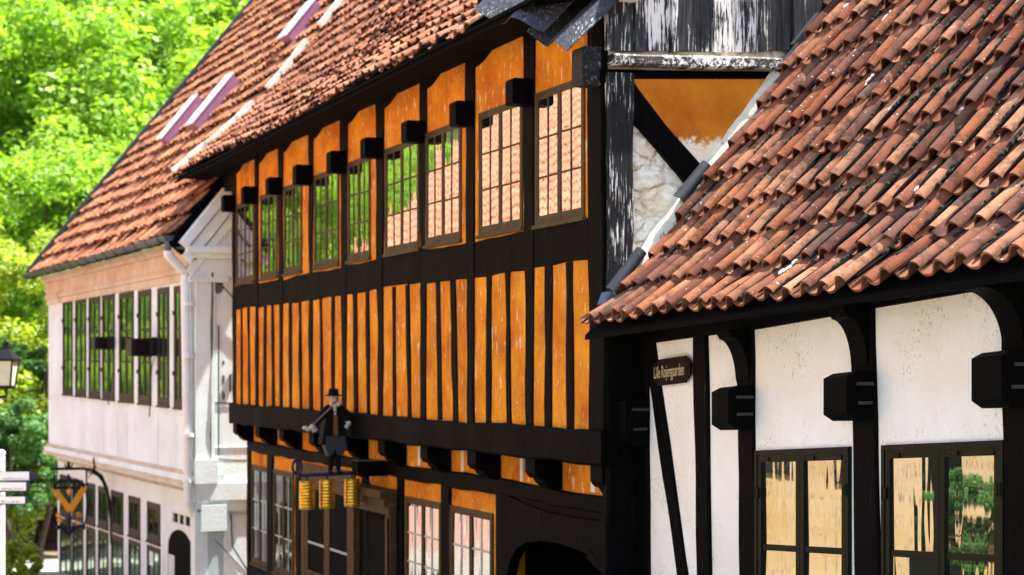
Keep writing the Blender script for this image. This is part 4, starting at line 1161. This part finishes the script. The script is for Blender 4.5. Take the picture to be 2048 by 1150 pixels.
mb = MB(); blob(mb, sp(137, 1037), 0.065, 0.06, 0.11, 10, 8); blob(mb, sp(137, 1054), 0.04, 0.04, 0.06, 8, 6); blob(mb, sp(139, 1066), 0.03, 0.03, 0.05, 8, 6); mb.build('boss', M['slate'], gs, True)
mb = MB()
for cx_, cy_, s_ in ((117, 1030, 1), (158, 1028, -1), (155, 1044, -1), (119, 1040, 1)):
    tube(mb, [sp(cx_ + 5 * math.cos(a) * (1 - a / 9), cy_ + 6 * math.sin(a) * (1 - a / 9)) for a in [k * 0.8 for k in range(9)]], 0.017, 5)
mb.build('gilt_scroll', M['gold_dull'], gs, True)
mb = MB()
tube(mb, [sp(*p) for p in ((116, 1052), (124, 1056), (131, 1062), (137, 1070), (143, 1062), (151, 1056), (168, 1050))], 0.032, 6)
tube(mb, [sp(*p) for p in ((172, 978), (174, 1010), (172, 1040), (168, 1052))], 0.02, 5)
for x in (116, 168, 130, 146): blob(mb, sp(x, 1055), 0.03, 0.03, 0.05, 6, 5)
mb.build('lower_scroll', M['iron'], gs, True)

# ================================================================== FIGURE SIGN ON THE OCHRE HOUSE
uw, _ = OL.px(752, 945)
T = Fr(OL.at(uw, 0, 0), -N_ST, -D_ST)
def tp_(x, y, o=0.0):
    u, z = T.px(x, y); return T.at(u, z, o)
fs_ = thing('figure_sign', tp_(752, 945), 'shop sign of a carved man in black hat and coat above three gilt cylinders', 'sign')
mb = MB(); tube(mb, [tp_(757, 944), tp_(595, 951)], 0.022, 8)
tube(mb, [tp_(594 + 9 * math.cos(a), 934 + 14 * math.sin(a)) for a in [k * 2 * math.pi / 14 for k in range(15)]], 0.018, 6)
tube(mb, [tp_(757, 1000), tp_(735, 960), tp_(715, 948)], 0.014, 6)
mb.build('bar', M['navy'], fs_, True)
for (x, y0, y1) in ((614, 962, 1019), (654, 959, 1017), (704, 958, 1013)):
    c = tp_(x, y1); top_ = tp_(x, y0); h_ = (top_ - c).z
    prof = [(0.02, 0), (0.086, 0)]
    for k in range(9): prof += [(0.092, h_ * (k + 0.25) / 9), (0.086, h_ * (k + 0.5) / 9), (0.092, h_ * (k + 0.75) / 9)]
    prof += [(0.086, h_), (0.02, h_)]
    mb = MB(); lathe(mb, c, prof, 18); cyl = mb.build('gilt_cylinder', M['gold'], fs_, True)
    mb = MB(); tube(mb, [top_, V((top_.x, top_.y, tp_(x, 948).z))], 0.012, 6); mb.build('hanger', M['iron'], cyl)
# carved man: one skinned body in coat; head, hat and linen as his parts
def skinned(name, mat, pts, edges, parent):
    me = bpy.data.meshes.new(name)
    org = ORG[parent.name]
    me.from_pydata([tuple(V(p) - org) for p, r in pts], edges, [])
    o = bpy.data.objects.new(name, me); COL.objects.link(o); o.parent = parent; ORG[o.name] = org
    sk_ = o.modifiers.new('skin', 'SKIN'); 
    for v, (p, r) in zip(me.skin_vertices[0].data, pts): v.radius = r if isinstance(r, tuple) else (r, r)
    me.skin_vertices[0].data[0].use_root = True
    ss = o.modifiers.new('sub', 'SUBSURF'); ss.levels = 1; ss.render_levels = 1
    me.materials.append(mat)
    return o
pp = [(tp_(668, 893), (0.085, 0.075)), (tp_(668, 868), (0.082, 0.07)), (tp_(668, 835), (0.105, 0.075)), (tp_(667, 817), (0.07, 0.06)), (tp_(667, 806), 0.035),
      (tp_(654, 819), 0.055), (tp_(640, 835, 0.03), 0.046), (tp_(622, 852, 0.10), 0.034),
      (tp_(682, 819), 0.055), (tp_(699, 834, 0.03), 0.05), (tp_(691, 848, 0.12), 0.034),
      (tp_(661, 912), 0.05), (tp_(662, 930), 0.036), (tp_(660, 943), 0.026), (tp_(675, 912), 0.05), (tp_(676, 930), 0.036), (tp_(677, 943), 0.026)]
body = skinned('carved_body', M['coat'], pp, [(0, 1), (1, 2), (2, 3), (3, 4), (3, 5), (5, 6), (6, 7), (3, 8), (8, 9), (9, 10), (0, 11), (11, 12), (12, 13), (0, 14), (14, 15), (15, 16)], fs_)
mb = MB(); 
prism(mb, T, [T.px(x, y) for x, y in ((652, 822), (668, 818), (684, 822), (690, 862), (694, 884), (684, 890), (668, 886), (654, 892), (640, 888), (646, 855))], -0.10, 0.065); mb.build('coat_skirt', M['coat'], fs_)
mb = MB(); blob(mb, tp_(667, 797, 0.01), 0.055, 0.058, 0.078, 12, 9, T.d, T.out)
blob(mb, tp_(667, 799, 0.065), 0.011, 0.02, 0.018, 7, 5, T.d, T.out)
for dx in (-9.5, 9.5): blob(mb, tp_(667 + dx, 798), 0.010, 0.015, 0.02, 7, 5, T.d, T.out)
hd = mb.build('head', M['skin'], fs_, True)
mb = MB()
for dx in (-3.6, 3.6): blob(mb, tp_(667 + dx, 796, 0.062), 0.008, 0.006, 0.006, 7, 5, T.d, T.out)
box(mb, tp_(667, 804.5, 0.058), T.d * 0.018, T.out * 0.006, UP * 0.004)
mb.build('eyes_and_mouth', M['rust'], hd)
mb = MB(); lathe(mb, tp_(667, 792), [(0.03, 0.0), (0.105, 0.0), (0.108, 0.012), (0.062, 0.018), (0.056, 0.07), (0.05, 0.085), (0.02, 0.088)], 18); mb.build('hat', M['coat'], fs_, True)
mb = MB()
for k, (x, y, r) in enumerate(((660, 808, 0.028), (674, 808, 0.028), (667, 812, 0.03), (667, 820, 0.022), (667, 827, 0.018))): blob(mb, tp_(x, y, 0.06), r, 0.02, r, 8, 5, T.d, T.out)
mb.build('cravat', M['linen'], fs_, True)
mb = MB(); prism(mb, T, [T.px(x, y) for x, y in ((664, 830), (671, 830), (673, 868), (668, 872), (663, 868))], 0.066, 0.075); mb.build('waistcoat', M['rust'], fs_)
mb = MB(); prism(mb, T, [T.px(x, y) for x, y in ((649, 872), (687, 872), (689, 896), (682, 912), (671, 908), (667, 896), (663, 908), (655, 912), (648, 896))], -0.07, 0.075); mb.build('breeches', M['breeches'], fs_)
mb = MB()
for k, dx in enumerate((-17, -11, -5, 2)): blob(mb, tp_(618 + dx + 3, 855 + (k % 2) * 3, 0.13), 0.034, 0.03, 0.024, 8, 6, T.d, T.out)
mb.build('lace_cuff', M['linen'], fs_, True)
mb = MB(); tube(mb, [tp_(657, 815, 0.09), tp_(618, 849, 0.16)], 0.011, 6); mb.build('staff', M['staffgrey'], fs_)  # grey rod stands in for the highlight along the sleeve edge
def hand(c, s_, ang):
    mb = MB(); ca, sa = math.cos(ang), math.sin(ang)
    X_ = T.d * ca + UP * sa; Y_ = UP * ca - T.d * sa
    blob(mb, c, 0.028, 0.016, 0.032, 8, 6, X_, T.out)
    for k in range(4):
        b = c + X_ * (-0.018 + 0.012 * k) - Y_ * 0.026
        tube(mb, [b, b - Y_ * (0.022 + 0.004 * (k % 2)), b - Y_ * 0.04 + T.out * 0.012], [0.007, 0.006, 0.004], 5)
    tube(mb, [c + X_ * 0.024 * s_, c + X_ * 0.042 * s_ - Y_ * 0.012], [0.008, 0.005], 5)
    return mb.build('hand', M['linen'], fs_, True)
hand(tp_(690, 846, 0.15), 1, 0.6); hand(tp_(616, 853, 0.17), -1, -0.5)
mb = MB()
for x in (659, 678): blob(mb, tp_(x, 944, 0.03), 0.03, 0.06, 0.018, 8, 5, T.d, T.out)
mb.build('shoes', M['coat'], fs_, True)

# ================================================================== LANTERN AND FINGERPOST (left edge)
LY = 21.0
lc = P(13, 733, LY)
ln_ = thing('street_lantern', V((lc.x - 0.9, LY, ground_z(LY))), 'black street lantern with milky glass panes at the left edge', 'street lamp')
zb_ = P(13, 773, LY).z; zt_ = P(13, 721, LY).z
def sq(z, r, rot=math.radians(40)): return [V((lc.x + r * math.cos(rot + k * math.pi / 2), LY + r * math.sin(rot + k * math.pi / 2), z)) for k in range(4)]
mb = MB()
def quadloft(mb, a, b): mb.add(a + b, [(0, 1, 5, 4), (1, 2, 6, 5), (2, 3, 7, 6), (3, 0, 4, 7), (0, 1, 2, 3), (4, 5, 6, 7)])
quadloft(mb, sq(zb_ + 0.01, 0.10), sq(zt_ - 0.01, 0.152)); mb.build('lantern_glass', M['milkglass'], ln_)
mb = MB()
quadloft(mb, sq(zt_, 0.185), sq(zt_ + 0.02, 0.185)); quadloft(mb, sq(zt_ + 0.02, 0.18), sq(zt_ + 0.14, 0.05)); quadloft(mb, sq(zt_ + 0.14, 0.055), sq(zt_ + 0.19, 0.045)); quadloft(mb, sq(zb_ - 0.03, 0.11), sq(zb_ + 0.01, 0.115))
for a_, b_ in zip(sq(zb_, 0.105), sq(zt_, 0.157)): tube(mb, [a_, b_], 0.012, 5)
blob(mb, V((lc.x, LY, zt_ + 0.21)), 0.02, 0.02, 0.03)
mb.build('lantern_frame', M['iron'], ln_)
mb = MB(); pxx = lc.x - 0.9
tube(mb, [V((lc.x, LY, zb_ - 0.03)), V((lc.x, LY, zb_ - 0.12)), V((pxx, LY, zb_ - 0.14))], 0.016, 6)
tube(mb, [V((pxx, LY, ground_z(LY))), V((pxx, LY, zb_ + 0.1))], 0.05, 10); mb.build('pole_and_arm', M['iron'], ln_)
mb = MB(); tube(mb, [V((pxx, LY, zb_ - 0.14)), W.at(uF - 0.2, P(100, 797, 38).z, 0.0)], 0.008, 5); mb.build('stay_wire', M['iron'], ln_)

FY = 24.0
fc = P(3, 1000, FY)
fp = thing('fingerpost', V((fc.x, FY, ground_z(FY))), 'white signpost with three narrow white direction boards at the bottom left edge', 'signpost')
mb = MB(); tube(mb, [V((fc.x, FY, ground_z(FY))), V((fc.x, FY, P(0, 908, FY).z))], 0.045, 12); lathe(mb, V((fc.x, FY, P(0, 908, FY).z)), [(0.05, 0), (0.055, 0.02), (0.03, 0.05), (0.005, 0.06)], 12); mb.build('post', M['signwhite'], fp, True)
for k, (x1, y0, y1, xt) in enumerate(((60, 943, 963, 80), (54, 964, 984, 64), (52, 993, 1010, 58))):
    FF = Fr(V((fc.x, FY, 0)), V((1, 0.12 - 0.1 * k, 0)).normalized(), V((0.12 - 0.1 * k, -1, 0)).normalized())
    u1, za = FF.px(x1, y0, 0.05); ut, _ = FF.px(xt, y0, 0.05); _, zb = FF.px(x1, y1, 0.05)
    mb = MB(); prism(mb, FF, [(-0.35, zb), (u1, zb), (ut, (za + zb) / 2 + 0.01), (u1, za), (-0.35, za)], 0.048, 0.062); br = mb.build('direction_board', M['navy'], fp)
    mb = MB(); rect(mb, FF, -0.33, u1 - 0.01, zb + 0.02, za - 0.004, 0.062, 0.066); mb.build('white_face', M['signwhite'], br)
    mb = MB(); x_ = 0.02
    while x_ < u1 - 0.06:
        hh2 = random.uniform(0.012, 0.03); rect(mb, FF, x_, x_ + 0.009, zb + 0.032, zb + 0.032 + hh2, 0.0665, 0.0675); x_ += random.uniform(0.016, 0.034)
    mb.build('lettering', M['navy'], br)

# ================================================================== TREES, SHRUBS, FENCE
def crown_mesh(name, mat, R0, H0, nclump, nleaf, size, seed, flat=0.0):
    g = np.random.default_rng(seed)
    cs = []
    dirs = g.normal(size=(nclump, 3)); dirs /= np.linalg.norm(dirs, axis=1)[:, None]
    rad = g.uniform(0.55, 1.0, nclump) ** 0.6
    lump = 1 + 0.18 * np.sin(dirs[:, 0] * 5 + seed) * np.cos(dirs[:, 2] * 4)
    cen = dirs * (rad * lump)[:, None] * np.array([R0, R0, H0])
    cr = g.uniform(0.12, 0.24, nclump) * R0
    per = np.maximum((nleaf * (cr ** 2) / np.sum(cr ** 2)).astype(int), 5)
    pos, nor = [], []
    for c, r, k in zip(cen, cr, per):
        d = g.normal(size=(k, 3)); d /= np.linalg.norm(d, axis=1)[:, None]
        rr = g.uniform(0.35, 1.0, k) ** 0.5
        p = c + d * (rr * r)[:, None] * np.array([1, 1, 0.72])
        pos.append(p); nor.append(d * 0.5 + np.array([0, 0, 0.75]) + g.normal(size=(k, 3)) * 0.45)
    pos = np.concatenate(pos); nor = np.concatenate(nor); nor /= np.linalg.norm(nor, axis=1)[:, None]
    n = len(pos)
    t1 = np.cross(nor, g.normal(size=(n, 3))); t1 /= np.linalg.norm(t1, axis=1)[:, None]
    t2 = np.cross(nor, t1)
    s = (size * g.uniform(0.7, 1.35, n))[:, None]
    v = np.stack([pos - t1 * s, pos - t2 * s * 0.5 + nor * s * 0.12, pos + t1 * s, pos + t2 * s * 0.5 + nor * s * 0.12], 1).reshape(-1, 3)
    f = np.arange(4 * n).reshape(n, 4)
    o = np_mesh(name, mat, v, f)
    return o, cen

def trunk_mesh(mb, H, r, cen, zc, k=9):
    pts = [V((0.12 * math.sin(i * 1.3), 0.1 * math.cos(i), H * i / 6)) for i in range(7)]
    tube(mb, pts, r, 10, r * 0.45)
    for i in range(k):
        c = cen[(i * 7) % len(cen)]
        z0 = H * random.uniform(0.55, 0.95)
        p0 = V((0.1 * math.sin(z0), 0.1, z0)); p2 = V((c[0] * 0.8, c[1] * 0.8, zc + c[2] * 0.8))
        p1 = (p0 + p2) / 2 + V((0, 0, -0.4))
        tube(mb, [p0, p1, p2], [r * 0.38, r * 0.25, r * 0.06], 6)

PROTO = {}
def make_tree(key, mat, R0, H0, trunkH, r, nclump, nleaf, size, seed):
    root = thing('tree', V((0, 0, 0)), 'x', 'tree')
    cr, cen = crown_mesh('crown', mat, R0, H0, nclump, nleaf, size, seed)
    cr.parent = root; cr.location = (0, 0, trunkH + H0 * 0.55)
    mb = MB(); trunk_mesh(mb, trunkH + H0 * 0.4, r, cen, trunkH + H0 * 0.55)
    mb.build('trunk', M['bark'], root, True)
    PROTO[key] = [root, False]
def put_tree(key, x, y, s, rz, label, group=None, z=None):
    root, used = PROTO[key]
    o = copy_tree(root) if used else root
    PROTO[key][1] = True
    zz = z if z is not None else (hill_z(x, y) if y > 62 else ground_z(y)) - 0.1
    o.location = (x, y, zz); o.scale = (s, s, s); o.rotation_euler = (0, 0, rz)
    o['label'] = label
    if group: o['group'] = group
    return o
make_tree('lime', M['leaf_lime'], 4.6, 5.2, 4.5, 0.32, 190, 42000, 0.10, 3)
make_tree('lime_b', M['leaf_lime'], 5.0, 6.2, 4.0, 0.34, 210, 46000, 0.105, 8)
make_tree('yellow', M['leaf_yellow'], 3.4, 4.2, 2.4, 0.24, 130, 30000, 0.095, 5)
make_tree('deep', M['leaf_deep'], 1.35, 1.35, 2.05, 0.10, 80, 22000, 0.048, 9)
def tx(px, Y): return (px - CX) / FPX * Y
put_tree('yellow', tx(25, 48), 48, 1.0, 0.4, 'yellow-green broad tree left of the white house roof, lowest of the front trees')
put_tree('lime', tx(165, 56), 56, 1.05, 1.2, 'bright lime-green tree rising directly behind the far end of the white house roof')
put_tree('lime_b', tx(-20, 62), 62, 1.32, 2.0, 'tall lime-green tree at the upper left corner, behind the yellow-green tree')
put_tree('lime', tx(320, 64), 64, 1.42, 3.7, 'tall lime-green tree above the middle of the sloping roof edge')
put_tree('lime_b', tx(140, 70), 70, 1.5, 4.4, 'large bright tree on the hillside between the two tall front trees')
put_tree('lime', tx(480, 76), 76, 1.2, 5.2, 'lime-green tree at the top, just left of the upper roof edge')
bg = [(-80, 80, 'lime_b'), (20, 88, 'lime'), (290, 84, 'lime_b'), (220, 98, 'yellow'), (100, 104, 'lime_b'), (-120, 100, 'lime')]
for k, (px_, Y_, key) in enumerate(bg):
    put_tree(key, tx(px_, Y_), Y_, 1.25, k * 1.7, 'bright green tree among the farthest trees on the wooded hillside', 'farthest trees on the hillside')
# trees across the street, which the far windows mirror
for k, (x, y, key, s) in enumerate(((-24, 53, 'lime_b', 1.0), (-30, 60, 'lime', 1.1), (-23.5, 60, 'lime', 0.9), (-33, 54, 'lime_b', 1.0), (-19.5, 48.5, 'yellow', 0.75), (-26, 70, 'lime_b', 1.1))):
    put_tree(key, x, y, s, k * 2.1, 'green tree across the street, mirrored in the far windows', 'trees across the street')
# shrubs
put_tree('deep', tx(14, 42.5), 42.5, 0.98, 0.3, 'deep green feathery shrub overhanging the dark fence at the left')
put_tree('deep', tx(88, 44.0), 44.0, 0.92, 2.2, 'deep green shrub squeezed against the far corner of the white house', z=ground_z(44))
put_tree('deep', tx(-95, 43.5), 43.5, 1.0, 4.0, 'deep green shrub cut by the left edge of the picture')
put_tree('deep', tx(60, 50), 50, 1.5, 1.1, 'dark shrub filling the gap beneath the yellow-green tree', z=ground_z(50) + 0.1)
b = thing('bush', V((tx(36, 32), 32, ground_z(32))), 'small pale leafy bush growing at the bottom left beside the white signpost', 'bush')
cr, cen = crown_mesh('foliage', M['leaf_yellow'], 0.44, 0.44, 46, 3600, 0.05, 21)
cr.parent = b; cr.location = (0, 0, 0.42)
# fence
FYY = 51.0
fe = thing('board_fence', V((tx(70, FYY), FYY, ground_z(FYY))), 'low dark red board fence in the shade under the shrubs', 'fence')
mb = MB()
gz = ground_z(FYY)
for k in range(34):
    x = tx(-40, FYY) + k * 0.075 * 1.35
    box(mb, V((x, FYY + random.uniform(-0.006, 0.006), gz + 0.62)), V((0.046, 0, 0)), V((0, 0.012, 0)), V((0, 0, 0.62 + random.uniform(-0.01, 0.01))))
mb.build('boards', M['fence'], fe)
for dz in (0.3, 0.95):
    mb = MB(); box(mb, V((tx(-40, FYY) + 1.7, FYY - 0.035, gz + dz)), V((1.75, 0, 0)), V((0, 0.02, 0)), V((0, 0, 0.045))); mb.build('rail', M['fence'], fe)

# ================================================================== HOUSES ACROSS THE STREET (seen mirrored in the windows)
def opposite(name, label, Y0, Y1, wm, eave, K=-1.5, ridge=4.6, tm='tile_sunny', gz=-2.0):
    P0 = V((K - 0.3992 * Y0, Y0, 0)); L = (Y1 - Y0) / D_ST.y
    F = Fr(P0, D_ST, N_ST)
    t = thing(name, F.at(L / 2, ground_z((Y0 + Y1) / 2), -2), label, 'house')
    mb = MB(); rect(mb, F, 0, L, -5.0, eave + 0.02, -0.25, 0.0); mb.build('wall', M[wm], t)
    for u in (0.0, L - 0.25):
        mb = MB(); prism(mb, Fr(F.at(u, 0, 0), -N_ST, -D_ST), [(0.26, -5), (ridge * 2, -5), (ridge * 2, eave), (ridge, eave + ridge * 1.15), (0.26, eave)], -0.25, 0.0); mb.build('gable_wall', M[wm], t)
    p_ = [49] * int(ridge / 0.325 / math.cos(math.radians(49)) + 1)
    E = F.at(0, eave - 0.1, 0.32)
    pantiles('roof', M[tm], E, D_ST, -N_ST, int(L / 0.26), p_, w=0.26, parent=t, jit=1.0)
    underlay('roof_deck', M['soffit'], t, E, D_ST, -N_ST, L, p_, 0.325)
    return t, F, L
M['tile_sunny'] = tile_mat('sunlit_pantile', [(0.50, 0.24, 0.15), (0.44, 0.19, 0.11), (0.54, 0.28, 0.18)], 0.7, 0.5)
t1, F1, L1 = opposite('townhouse', 'yellow limewashed house across the street, mirrored in the near windows', 11.0, 24.6, 'yellow', 2.2)
for u in (1.0, 3.6, 9.2, 12.0):
    window(F1, u, u + 0.9, -1.7, -0.5, t1, M['wframe'], M['glass_a'], o=0.001)
mb = MB(); rect(mb, F1, 6.6, 7.6, -3.2, -0.9, 0.0, 0.05); mb.build('door', M['darkgreen'], t1)
put_tree('deep', -0.75 - 0.3992 * 16.4, 16.4, 0.42, 1.0, 'leafy shrub against the yellow house across the street, mirrored in the nearest window')
t2, F2, L2 = opposite('townhouse', 'red-walled house across the street, mirrored in the middle windows', 24.8, 42.0, 'redwall', 2.2)
for u in (1.2, 3.8, 8.4, 11.0):
    window(F2, u, u + 1.0, -2.2, -0.8, t2, M['pipe'], M['glass_a'], o=0.001)
